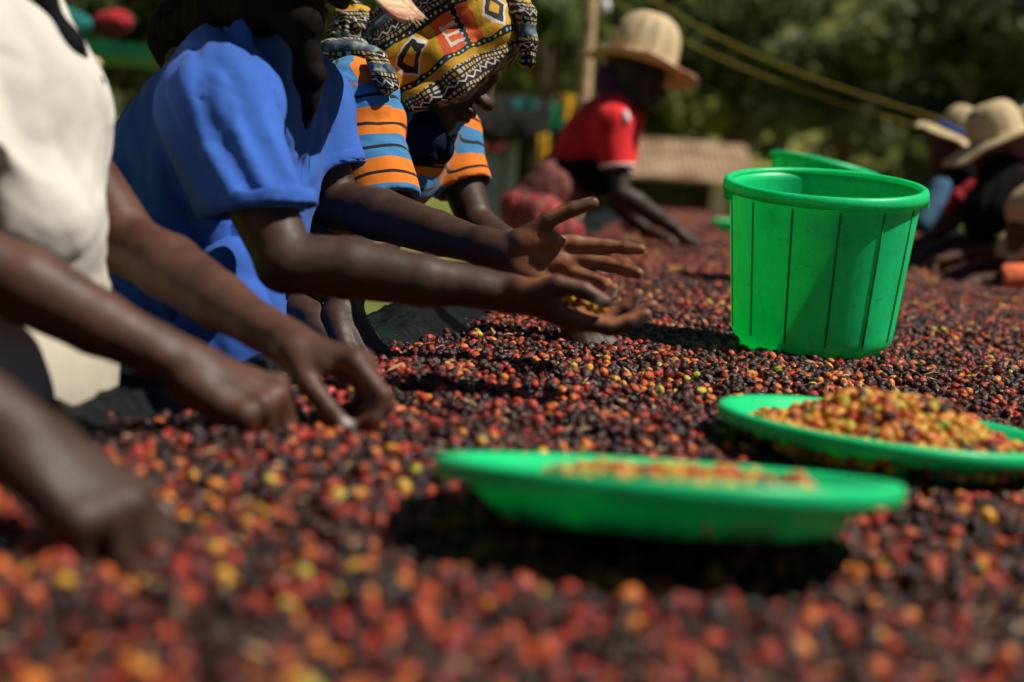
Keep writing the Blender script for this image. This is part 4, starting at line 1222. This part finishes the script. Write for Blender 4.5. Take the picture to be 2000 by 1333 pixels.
# the 300 cherries that show largest are objects of their own
rel = BP - CO; dep = rel @ CF
px, py = 1000 + FPX * (rel @ CR) / dep, 666.5 - FPX * (rel @ CU) / dep
top = BP[:, 2] > heap_z(BP[:, 0], BP[:, 1]) - 0.002
cand = np.nonzero((dep > 0.5) & (px > 10) & (px < 1990) & (py < 1325) & top)[0]
near = cand[np.argsort(dep[cand])][:300]
kinds = ((0.36, 'dark, nearly black dried coffee cherry in the blurred foreground'), (0.54, 'wine red coffee cherry in the blurred foreground'), (0.66, 'bright red coffee cherry in the blurred foreground'),
         (0.80, 'orange coffee cherry in the blurred foreground'), (0.93, 'golden yellow coffee cherry in the blurred foreground'), (1.1, 'greenish coffee cherry in the blurred foreground'))
rs3 = np.random.RandomState(8); proto = None
for i in near:
    o = bpy.data.objects.new('coffee_cherry', CH); COL.objects.link(o)
    o.location = BP[i]; o.rotation_euler = (rs3.normal(0, 1.1), rs3.normal(0, 1.1), rs3.uniform(0, 6.28)); o.scale = tuple(rs3.normal(1.0, 0.1) * rs3.uniform(0.9, 1.1, 3))
    o['ct'] = float(BT[i]); o['cr'] = float(rs3.rand())
    tag(o, next(l for t, l in kinds if BT[i] < t), 'cherry', 'coffee cherries in the foreground'); proto = proto or o
rest = np.ones(len(BP), bool); rest[near] = False
make_stuff('coffee_cherries', 'drying coffee cherries, dark plum to red and yellow, covering the bed', BP[rest], BT[rest], 5, proto)
def tray_heap(C, up, hfun, rmax, seed, layers, n0):
    rs = np.random.RandomState(seed); a, b, u = frame_from(up); out = []
    for l in range(layers):
        n = n0; r = rmax * np.sqrt(rs.rand(n)); w = rs.uniform(0, 6.28, n)
        X_, Y_ = r * np.cos(w), r * np.sin(w); h = hfun(X_, Y_)
        k = h > l * 0.0085 - 0.002
        z = 0.009 + np.minimum(h, l * 0.0085 + 0.004) + rs.uniform(-0.002, 0.002, n)
        out.append((np.array(C) + X_[:, None] * a + Y_[:, None] * b + z[:, None] * u)[k])
    P = np.concatenate(out)
    # thin out overlaps
    order = rs.permutation(len(P)); kept = []; grid = {}
    for i in order:
        key = tuple((P[i] // 0.010).astype(int)); ok = True
        for dx in (-1, 0, 1):
            for dy in (-1, 0, 1):
                for dz in (-1, 0, 1):
                    for j in grid.get((key[0] + dx, key[1] + dy, key[2] + dz), ()):
                        if ((P[i] - P[j]) ** 2).sum() < 0.0086 ** 2: ok = False
        if ok: grid.setdefault(key, []).append(i); kept.append(i)
    return P[kept]
def h_right(x, y): return 0.050 * np.exp(-(((x - 0.012) / 0.085) ** 2 + ((y - 0.02) / 0.085) ** 2)) + 0.018 * np.exp(-(((x + 0.0) / 0.16) ** 2 + ((y + 0.03) / 0.13) ** 2)) + 0.008
def h_front(x, y): return 0.027 * np.exp(-(((x - 0.015) / 0.125) ** 4 + ((y + 0.0) / 0.12) ** 4)) + 0.008 * np.sin(x * 61 + 1) * np.sin(y * 53)
P = tray_heap(TR_C, TR_UP, h_right, 0.150, 3, 7, 2600); make_stuff('sorted_cherries', 'heap of yellow and orange cherries in the right hand tray', P, ripeness(len(P), np.random.RandomState(1), 'tray'), 6, proto)
P = tray_heap(TF_C, TF_UP, h_front, 0.135, 4, 4, 2200); make_stuff('sorted_cherries', 'thin heap of orange cherries in the blurred foreground tray', P, ripeness(len(P), np.random.RandomState(2), 'tray'), 7, proto)
# chaff and dry leaf bits among the cherries
rs = np.random.RandomState(4); V, Fq = [], []
for i in range(1400):
    y = rs.uniform(0.7, 4.5); x = rs.uniform(xl(y) + 0.03, min(xr(y), 0.42 * y + 0.1)); z = float(heap_z(np.array([x]), np.array([y]))[0]) + 0.008
    w = rs.uniform(0, 6.28); L_, W_ = rs.uniform(0.003, 0.016), rs.uniform(0.001, 0.004)
    e, g = np.array([math.cos(w), math.sin(w), rs.uniform(-.5, .5)]), np.array([-math.sin(w), math.cos(w), rs.uniform(-.4, .4)])
    c = np.array([x, y, z]); b = len(V)
    V += [c - e * L_, c - g * W_ + (0, 0, .001), c + e * L_, c + g * W_]; Fq.append([b, b + 1, b + 2, b + 3])
tag(mesh_obj('debris', V, Fq, 'debris', None, False), 'dry chaff and leaf scraps lying among the cherries', None, None, 'stuff')

# ---------------------------------------------------------------- the workers
REST = dict(i=(38, 38, 22), m=(42, 40, 24), r=(46, 42, 24), l=(48, 40, 22))

# cream shirt, at the left edge
A = dict(pelvis=Q(-35, 780, 1.52), chest=Q(-5, 230, 1.52), neck=Q(-120, -110, 1.54), head=HeadFrame(Q(-90, -330, 1.54), D(0.85, -0.5, 0), D(0.5, 0.85, 0)), skin='skin_brown', res=0.0042, res_cloth=0.006,
    shirt='cloth_cream', trousers='cloth_trouser_cream', seed=5, fold=0.011, wl=0.17, foldaxis=D(0.5, -0.85, 0), torso=(0.088, 0.085), flat=1.25, hem=-0.10, shoulder=0.055, lower_r=0.085,
    arms=[dict(side='R', sh=Q(-190, 120, 1.36), el=Q(-80, 500, 1.33), wr=Q(352, 708, 1.375), f=D(0.86, -0.42, 0.05), n=D(-0.40, -0.72, 0.5), curl=dict(i=(58, 55, 30), m=(64, 60, 30), r=(68, 62, 30), l=(70, 60, 30)), spread=2, sleeve=0.55, sr=(0.06, 0.07), thumb=((0.8, 0.3, -0.6), (0.85, 0.0, -0.6), (0.8, -0.15, -0.6)), size=1.02),
          dict(side='L', sh=Q(20, 150, 1.72), el=Q(255, 480, 1.64), wr=Q(548, 664, 1.475), f=D(0.88, -0.30, -0.12), n=D(-0.25, -0.93, -0.05), curl=dict(i=(30, 60, 50, 2), m=(42, 66, 45), r=(50, 66, 45), l=(56, 64, 45)), spread=1, sleeve=0.45, sr=(0.058, 0.058), thumb=((0.75, 0.28, -0.60), (0.85, -0.02, -0.52), (0.88, -0.10, -0.45)), size=0.97)])
def bulge(S):
    S.ell(Q(18, 425, 1.46), (CR, CF, CU), (0.093, 0.08, 0.075), 0.05)
    S.ell(Q(10, 190, 1.47), (CR, CF, CU), (0.08, 0.08, 0.10), 0.05)
A['extra_shirt'] = [bulge]
pa = person('worker in a cream shirt and trousers at the left edge, picking with both hands', A)
soft('sash', 'cloth_black', pa, [Q(0, -160, 1.48), Q(66, -20, 1.46), Q(130, 90, 1.47), Q(172, 165, 1.50), Q(170, 300, 1.62)], [0.014, 0.014, 0.012, 0.010, 0.01], fold=0.002, res=0.004)
soft('waistband', 'cloth_white', pa, [Q(30, 560, 1.5), Q(40, 640, 1.5)], [0.082, 0.078], fold=0.003, res=0.006)

# only a hand and forearm reach into the picture at the lower left
Bp = dict(pelvis=Q(-900, 800, 1.02), chest=Q(-780, 60, 1.04), neck=Q(-700, -350, 1.04), head=HeadFrame(Q(-640, -640, 1.04), D(0.85, -0.5, 0), D(0.5, 0.85, 0)), skin='skin_deep', res=0.006, res_cloth=0.012,
    shirt='cloth_brown_black', trousers='cloth_brown_black', seed=8, fold=0.01, torso=(0.13, 0.12), hem=0.02,
    arms=[dict(side='R', sh=Q(-760, 20, 0.90), el=Q(-440, 560, 0.92), wr=Q(28, 836, 0.985), f=D(0.76, -0.64, 0.02), n=D(-0.52, -0.68, 0.42), curl=dict(i=(26, 36, 22), m=(36, 44, 24), r=(46, 48, 26), l=(54, 48, 26)), spread=5, sleeve=0.6),
          dict(side='L', sh=Q(-640, 40, 1.22), el=Q(-420, 620, 1.24), wr=Q(-120, 820, 1.25), f=D(0.7, -0.7, 0), n=D(-0.5, -0.8, 0), curl=REST, sleeve=0.6)])
person('worker mostly outside the lower left edge, only a dark blurred hand reaching in', Bp)

# blue shirt
C = dict(pelvis=Q(310, 860, 1.98), chest=Q(420, 345, 1.99), neck=Q(525, 45, 1.95), head=HeadFrame(Q(560, -120, 1.92), D(0.82, -0.55, 0), D(0.55, 0.82, 0)), skin='skin_deep', res=0.0036, res_cloth=0.0055,
    shirt='cloth_blue', trousers='cloth_blue_dark', cuff='cloth_blue', cuffw=0.022, cuffr=0.0022, seed=15, fold=0.016, wl=0.10, foldaxis=D(0.35, -0.94, 0), torso=(0.158, 0.14), flat=0.92, hem=0.25, shoulder=0.07, lower_r=0.12,
    arms=[dict(side='R', sh=Q(425, 215, 1.76), el=Q(560, 512, 1.70), wr=Q(985, 570, 1.72), f=D(0.94, -0.34, 0.02), n=D(0.28, 0.95, -0.06), curl=dict(i=(8, 24, 16), m=(14, 28, 18), r=(18, 32, 20), l=(22, 34, 20)), spread=2, sleeve=0.68, sr=(0.068, 0.064), cuffdir=D(0.10, -1, 0), thumb=((0.80, 0.30, -0.55), (0.97, 0.05, -0.12), (0.97, 0.0, 0.16)), size=0.97),
          dict(side='L', sh=Q(590, 200, 2.10), el=Q(655, 398, 2.10), wr=Q(985, 494, 1.94), f=D(0.98, -0.14, 0.10), n=D(0.05, -0.22, -0.97), curl=dict(i=(4, 10, 6, 2), m=(20, 22, 14, -1), r=(36, 32, 20, -2), l=(48, 38, 22, -2)), spread=2, sleeve=0.72, sr=(0.066, 0.062), thumb=((0.66, 0.72, -0.12), (0.82, 0.56, -0.1), (0.90, 0.42, -0.05)), size=1.0)])
def blue_folds(S):
    sh, e = np.array(C['arms'][0]['sh']), Q(498, 420, 1.72)
    ax = nrm(e - sh); L = np.linalg.norm(e - sh)
    for a0, a1, t0, t1, r in ((-20, -28, -0.1, 0.84, 0.010), (18, 6, 0.0, 0.86, 0.011), (48, 38, -0.1, 0.8, 0.009), (-55, -66, 0.1, 0.8, 0.010), (80, 75, 0.1, 0.8, 0.009)):
        def on(t, a, rad):
            a = math.radians(a); return sh + ax * L * t + rad * (math.sin(a) * nrm(np.cross(CF, ax)) - math.cos(a) * CF)
        S.cone(on(t0, a0, 0.058), on((t0 + t1) / 2, (a0 + a1) / 2 + 5, 0.060), r, r * 0.8, 0.010); S.cone(on((t0 + t1) / 2, (a0 + a1) / 2 + 5, 0.060), on(t1, a1, 0.058), r * 0.8, r, 0.010)
    for p0, p1, p2 in (((330, 330, 1.86), (300, 480, 1.84), (330, 620, 1.85)), ((260, 260, 1.90), (236, 380, 1.88), (250, 520, 1.88)), ((470, 60, 1.83), (390, 110, 1.80), (330, 190, 1.82))):
        S.chain([Q(*p0), Q(*p1), Q(*p2)], [0.012, 0.018, 0.014], 0.03)
C['extra_shirt'] = [blue_folds]
pc = person('worker in a blue short sleeved shirt holding out both hands over the cherries', C)
straw_hat(pc, Q(560, -138, 1.92), D(0.46, 0.87, -0.14), D(0.86, -0.5, 0), 'straw_red_edge', brim=0.205, droop=0.012, seed=3)
soft('neck_scarf', 'cloth_brown_black', pc, [Q(330, 60, 2.02), Q(420, 20, 1.94), Q(520, 10, 1.83), Q(585, 40, 1.80), Q(605, 140, 1.82), Q(600, 250, 1.84)], [0.02, 0.03, 0.03, 0.022, 0.014, 0.008], fold=0.008, wl=0.05, res=0.006, seed=4)
soft('apron', 'cloth_blue_dark', pc, [Q(455, 540, 1.86), Q(440, 640, 1.84), Q(380, 760, 1.82)], [0.05, 0.055, 0.06], fold=0.01, wl=0.05, res=0.007, seed=6, along=(0, 0, 1.0))

soft('shirt_tail', 'cloth_blue_dark', pc, [Q(330, 730, 1.80), Q(250, 770, 1.74), Q(185, 800, 1.70)], [0.06, 0.055, 0.05], fold=0.008, wl=0.06, res=0.007, seed=16)
# hidden behind the blue shirt: one hand and a dark head covering show
Dp = dict(pelvis=Q(180, 700, 2.42), chest=Q(330, 380, 2.42), neck=Q(400, 170, 2.40), head=HeadFrame(Q(420, 60, 2.38), D(0.8, -0.6, 0), D(0.6, 0.8, 0), 0.95), skin='skin_deep', res=0.005, res_cloth=0.009,
    shirt='cloth_brown_black', trousers='cloth_brown_black', seed=28, fold=0.008, torso=(0.12, 0.12), hem=0.02,
    arms=[dict(side='R', sh=Q(390, 270, 2.28), el=Q(450, 520, 2.24), wr=Q(612, 622, 2.03), f=D(0.80, -0.55, -0.12), n=D(-0.52, -0.74, 0.42), curl=dict(i=(30, 35, 20), m=(34, 38, 20), r=(40, 40, 20), l=(44, 40, 20)), spread=3, sleeve=0.6, size=1.0),
          dict(side='L', sh=Q(440, 260, 2.56), el=Q(480, 470, 2.56), wr=Q(560, 600, 2.40), f=D(0.7, -0.7, 0), n=D(-0.5, -0.8, 0), curl=REST, sleeve=0.6)])
pd_ = person('worker hidden behind the blue shirt, only a hand resting on the black plastic shows', Dp)
soft('head_cloth', 'cloth_brown_black', pd_, [Q(385, 75, 2.40), Q(430, 50, 2.38)], [0.08, 0.095], fold=0.008, wl=0.06, res=0.009, seed=5)

# striped shirt and printed headscarf
EH = HeadFrame(Q(872, 98, 2.35), D(0.78, -0.62, 0.0), D(0.62, 0.78, 0.0))
E_ = dict(pelvis=Q(450, 590, 2.58), chest=Q(735, 300, 2.40), neck=Q(800, 150, 2.37), head=EH, skin='skin_deep', res=0.0036, res_cloth=0.005,
    shirt='cloth_striped', skirt='cloth_black', seed=33, fold=0.007, wl=0.07, torso=(0.118, 0.115), flat=0.9, hem=0.03, shoulder=0.062, lower_r=0.12,
    arms=[dict(side='R', sh=Q(690, 205, 2.24), el=Q(752, 450, 2.20), wr=Q(662, 596, 2.03), f=D(0.46, -0.80, -0.25), n=D(-0.70, -0.38, 0.6), curl=dict(i=(24, 30, 16), m=(28, 32, 18), r=(32, 34, 18), l=(36, 34, 18)), spread=3, sleeve=0.80, sr=(0.068, 0.068), soff=0.03, slim=0.9),
          dict(side='L', sh=Q(868, 262, 2.50), el=Q(930, 435, 2.46), wr=Q(1128, 622, 2.27), f=D(0.50, -0.82, -0.25), n=D(-0.35, -0.30, 0.9), curl=dict(i=(14, 20, 10), m=(18, 22, 12), r=(20, 24, 12), l=(24, 26, 12)), spread=3, sleeve=0.62, sr=(0.056, 0.05), soff=0.0, slim=0.88)])
pe = person('worker in an orange and blue striped shirt with a printed headscarf, bending forward', E_)
SU, SV = D(0.86, 0.50, 0), D(-0.50, 0.86, 0); SC = Q(872, 88, 2.36)
def scarf_uv(V):
    q = V - SC
    return {'su': 0.125 * np.arctan2(q @ SU, -(q @ CF)) + 2.0, 'sv': -(q @ SV) - 0.042 + 0.205 * 5}
def tail_uv(off):
    def f(V):
        q = V - SC; return {'su': (q @ SU) + (q @ CF) + 2.0, 'sv': -(q @ CU) * 1.0 + off + 0.205 * 5}
    return f
def wrap(F):
    F.p.clear()
    F.ell(EH(-0.012, 0, 0.055), (EH.f, EH.r, EH.u), (0.128, 0.104, 0.100), 0.03)
    F.ell(Q(800, 110, 2.36), (CR, CF, CU), (0.095, 0.095, 0.085), 0.05)
    F.chain([Q(768, 178, 2.27), Q(835, 196, 2.255), Q(915, 182, 2.265), Q(975, 132, 2.30)], [0.026, 0.026, 0.024, 0.018], 0.03)
    F.chain([Q(775, 120, 2.29), Q(860, 120, 2.255), Q(960, 60, 2.28), Q(1010, 10, 2.34)], [0.03, 0.03, 0.026, 0.02], 0.02)
    F.chain([Q(800, 165, 2.27), Q(890, 155, 2.25), Q(985, 90, 2.29)], [0.026, 0.024, 0.018], 0.014)
    pass
soft('headscarf', 'cloth_printed', pe, [Q(870, 60, 2.36), Q(860, 60, 2.36)], [0.05, 0.05], fold=0.010, wl=0.06, res=0.0032, seed=9, along=SU, attrs=scarf_uv, extra=wrap, cuts=[(Q(880, 208, 2.3), D(0.28, -0.96, 0.0)), (Q(965, 142, 2.3), D(0.74, -0.67, 0.0))])
soft('scarf_tail', 'cloth_printed', pe, [Q(1000, -10, 2.30), Q(1024, 30, 2.28), Q(1032, 80, 2.28), Q(1030, 122, 2.29)], [0.024, 0.018, 0.014, 0.012], 0.01, fold=0.003, wl=0.02, res=0.0026, seed=2, attrs=tail_uv(0.078), along=(0, 0, 1.0))
lp = [Q(1024 + 12 * math.cos(t), 122 + 9 * math.sin(t), 2.285) for t in np.linspace(0, 6.28, 13)]
MB().tube(lp, 0.0028, 6).build('scarf_loop', 'cloth_yellow', pe, True)
soft('scarf_knot', 'cloth_printed', pe, [Q(712, 62, 2.34), Q(690, 50, 2.36), Q(676, 84, 2.35), Q(704, 100, 2.32)], [0.028, 0.034, 0.03, 0.02], 0.012, fold=0.008, wl=0.035, res=0.0034, seed=12, attrs=tail_uv(0.078))
soft('scarf_tail', 'cloth_printed', pe, [Q(728, 118, 2.19), Q(742, 148, 2.17), Q(757, 172, 2.17)], [0.011, 0.012, 0.011], 0.006, fold=0.002, wl=0.02, res=0.0026, seed=3, attrs=tail_uv(-0.005))
soft('scarf_tail', 'cloth_printed', pe, [Q(742, 112, 2.20), Q(756, 142, 2.18), Q(768, 166, 2.18)], [0.010, 0.011, 0.010], 0.006, fold=0.002, wl=0.02, res=0.0026, seed=4, attrs=tail_uv(-0.005))
soft('scarf_tail', 'cloth_printed', pe, [Q(612, 112, 2.28), Q(648, 98, 2.26), Q(690, 98, 2.26), Q(735, 120, 2.25)], [0.014, 0.017, 0.02, 0.018], 0.012, fold=0.005, wl=0.03, res=0.0032, seed=6, attrs=tail_uv(0.046))
soft('collar_scarf', 'cloth_navy', pe, [Q(800, 190, 2.34), Q(815, 270, 2.31), Q(855, 290, 2.36)], [0.042, 0.038, 0.028], 0.03, fold=0.006, wl=0.05, res=0.005, seed=13)

# red shirt and straw hat, further back
def gq(x, y, d=5.05): return Q(x, y, d)
G = dict(pelvis=gq(1045, 440), chest=gq(1160, 278), neck=gq(1208, 205), head=HeadFrame(gq(1245, 150), D(0.92, -0.35, 0), D(0.35, 0.92, 0)), skin='skin_dark', res=0.0055, res_cloth=0.008,
    shirt='cloth_red', skirt='cloth_skirt_print', cuff='cloth_cream', cuffr=0.003, seed=41, fold=0.010, wl=0.10, torso=(0.118, 0.112), flat=0.95, hem=-0.15, shoulder=0.06, lower_r=0.13,
    arms=[dict(side='R', sh=gq(1196, 240, 4.92), el=gq(1212, 378, 4.88), wr=gq(1322, 450, 4.95), f=D(0.80, -0.55, 0.1), n=D(-0.4, -0.85, 0.1), curl=dict(i=(20, 25, 15), m=(24, 28, 15), r=(28, 30, 15), l=(32, 30, 15)), spread=7, sleeve=0.66, sr=(0.066, 0.062), cuffdir=D(0.05, -1, 0)),
          dict(side='L', sh=gq(1222, 232, 5.22), el=gq(1200, 390, 5.25), wr=gq(1262, 452, 5.2), f=D(0.85, -0.5, -0.1), n=D(-0.2, -0.8, -0.5), curl=dict(i=(40, 50, 30), m=(44, 50, 30), r=(48, 50, 30), l=(52, 50, 30)), sleeve=0.66, sr=(0.062, 0.06))])
pg = person('worker in a red short sleeved shirt and a straw hat, leaning over the far bed', G)
straw_hat(pg, gq(1250, 128), D(0.29, 0.95, 0.0), D(0.97, -0.2, -0.1), 'straw_red_edge', brim=0.200, crown_r=0.120, crown_h=0.185, pinch=-0.012, droop=0.0, seed=6)
soft('waist_wrap', 'cloth_waist_print', pg, [gq(1050, 408, 4.99), gq(1088, 372, 4.99), gq(1100, 366, 5.0)], [0.105, 0.105, 0.10], 0.03, fold=0.012, wl=0.08, res=0.008, seed=9)
soft('sash', 'cloth_black', pg, [gq(1095, 340, 4.95), gq(1150, 345, 4.94), gq(1178, 355, 5.0)], [0.05, 0.055, 0.05], 0.03, fold=0.008, wl=0.05, res=0.007, seed=10)
soft('skirt_fold', 'cloth_skirt_print', pg, [gq(1010, 405, 4.95), gq(1060, 432, 4.90), gq(1105, 462, 4.90)], [0.06, 0.085, 0.07], 0.03, fold=0.014, wl=0.06, res=0.007, seed=14)
soft('head_cloth', 'cloth_purple', pg, [gq(1190, 150, 5.05), gq(1196, 190, 5.05)], [0.05, 0.055], 0.03, fold=0.006, wl=0.05, res=0.008, seed=15)
soft('badge', 'cloth_white', pg, [gq(1221, 222, 4.865), gq(1224, 234, 4.862)], [0.012, 0.012], 0.01, fold=0, res=0.003)

# workers across the bed at the right edge
def right_person(label, hx, hy, d, shirt, lower, seed, chest, pelvis, hands, hatmat='straw', sleeve=0.6, hatc=None, hatup=None, band=None, sr=(0.06, 0.058), res=0.007, skirt=True, brim=0.19, droop=0.02):
    sp = dict(pelvis=Q(*pelvis, d), chest=Q(*chest, d), neck=Q(chest[0] * 0.45 + hx * 0.55, chest[1] * 0.45 + hy * 0.55, d), head=HeadFrame(Q(hx, hy, d), D(-0.85, -0.5, -0.05), D(-0.5, 0.85, 0)), skin='skin_brown', res=res, res_cloth=0.011,
        shirt=shirt, trousers=lower, seed=seed, fold=0.009, torso=(0.115, 0.11), hem=0.02, facing=-1, arms=[])
    if skirt: sp['skirt'] = lower
    for side, dd, (el, wr) in (('L', -0.15, hands[0]), ('R', 0.15, hands[1])):
        sh = Q(chest[0] - 22, chest[1] - 30, d + dd)
        sp['arms'].append(dict(side=side, sh=sh, el=Q(*el, d + dd * 1.1), wr=Q(*wr, d + dd * 0.8), f=D(-0.92, -0.35, 0), n=D(0.2, -0.8, 0.45 if side == 'R' else -0.2), curl=dict(i=(30, 40, 20), m=(34, 44, 20), r=(38, 44, 20), l=(42, 44, 20)), spread=5, sleeve=sleeve, sr=sr))
    r = person(label, sp, 'workers across the bed at the right edge')
    straw_hat(r, Q(*(hatc or (hx - 8, hy - 24)), d), hatup if hatup is not None else D(-0.35, 0.93, -0.1), D(-0.9, -0.35, 0), hatmat, brim=brim, crown_r=0.09, crown_h=0.12, droop=droop, seed=seed, band=band)
    return r
p1 = right_person('worker at the right edge with a pale straw hat and rose red sleeves', 1955, 300, 4.75, 'cloth_pink_red', 'cloth_black', 51, (2060, 390), (2240, 470), (((2010, 490), (1872, 496)), ((2000, 460), (1850, 476))), sleeve=0.95, hatc=(1948, 268), brim=0.185)
soft('shawl', 'cloth_black', p1, [Q(1960, 345, 4.7), Q(1930, 420, 4.66), Q(2010, 400, 4.62)], [0.08, 0.075, 0.09], 0.05, fold=0.012, wl=0.08, res=0.01, seed=7)
p2 = right_person('worker bending low at the right edge with long orange sleeves', 2030, 470, 4.35, 'cloth_orange', 'cloth_denim', 52, (2150, 500), (2330, 500), (((2060, 552), (1908, 550)), ((2060, 522), (1905, 522))), sleeve=1.70, hatc=(2040, 428), hatup=D(-0.62, 0.78, -0.1), brim=0.165, sr=(0.07, 0.06), droop=0.004)
p3 = right_person('worker furthest back at the right with a tilted straw hat and blue band', 1862, 292, 5.5, 'cloth_black', 'cloth_denim', 53, (1905, 370), (1990, 450), (((1860, 430), (1820, 465)), ((1850, 430), (1812, 468))), hatc=(1872, 268), hatup=D(0.45, 0.86, -0.25), band='cloth_blue', brim=0.16, skirt=False, res=0.008)
soft('sleeve_cloth', 'cloth_denim', p3, [Q(1838, 375, 5.2), Q(1800, 435, 5.15)], [0.05, 0.04], 0.03, fold=0.006, res=0.009)
soft('red_strap', 'cloth_scarlet', p3, [Q(1896, 360, 4.98), Q(1868, 385, 4.98), Q(1850, 408, 5.0)], [0.016, 0.018, 0.016], 0.02, fold=0.003, res=0.005)
p4 = right_person('worker partly hidden behind the rose sleeved one, cut off by the right edge', 2035, 300, 5.15, 'cloth_black', 'cloth_black', 54, (2130, 390), (2230, 470), (((2060, 470), (1990, 490)), ((2060, 470), (1990, 490))), hatc=(2018, 270), brim=0.19, res=0.010)

# cherries in the cupped hand, a few loose ones
hf_ = HandFrame(C['arms'][0]['wr'], C['arms'][0]['f'], C['arms'][0]['n'], 'R', 0.97); rs = np.random.RandomState(6)
cols = [0.9, 0.86, 0.92, 0.6, 0.88, 0.84, 0.98, 0.8, 0.9, 0.7, 0.87, 0.55, 0.91, 0.83, 0.9, 0.87]
for i, t in enumerate(cols):
    o = bpy.data.objects.new('coffee_cherry', CH); COL.objects.link(o)
    o.location = hf_((0.062 + 0.0085 * (i % 8) + rs.uniform(-0.003, 0.003), 0.020 - 0.012 * (i // 8) + rs.uniform(-0.003, 0.003), -0.019 - 0.006 * (i // 8) - 0.004 * (i % 3 == 1)))
    o.rotation_euler = tuple(rs.uniform(0, 6.28, 3)); o['ct'] = t; o['cr'] = float(rs.rand())
    tag(o, 'yellowish coffee cherry held in the cupped hand of the blue shirted worker', 'cherry', 'cherries in the cupped hand')
f = Field(); c = Q(1228, 430, 5.3); f.ell(c, np.eye(3), (0.034, 0.03, 0.034), 0.02); f.ell(c - (0, 0, 0.02), np.eye(3), (0.028, 0.03, 0.03), 0.02); f.disp = folds(3, 0.006, 0.03)
V, F = polygonise(f, 0.005); tag(mesh_obj('plastic_bag', V, F, 'cloth_white'), 'small crumpled white bag on the bed beside the red skirt', 'bag')
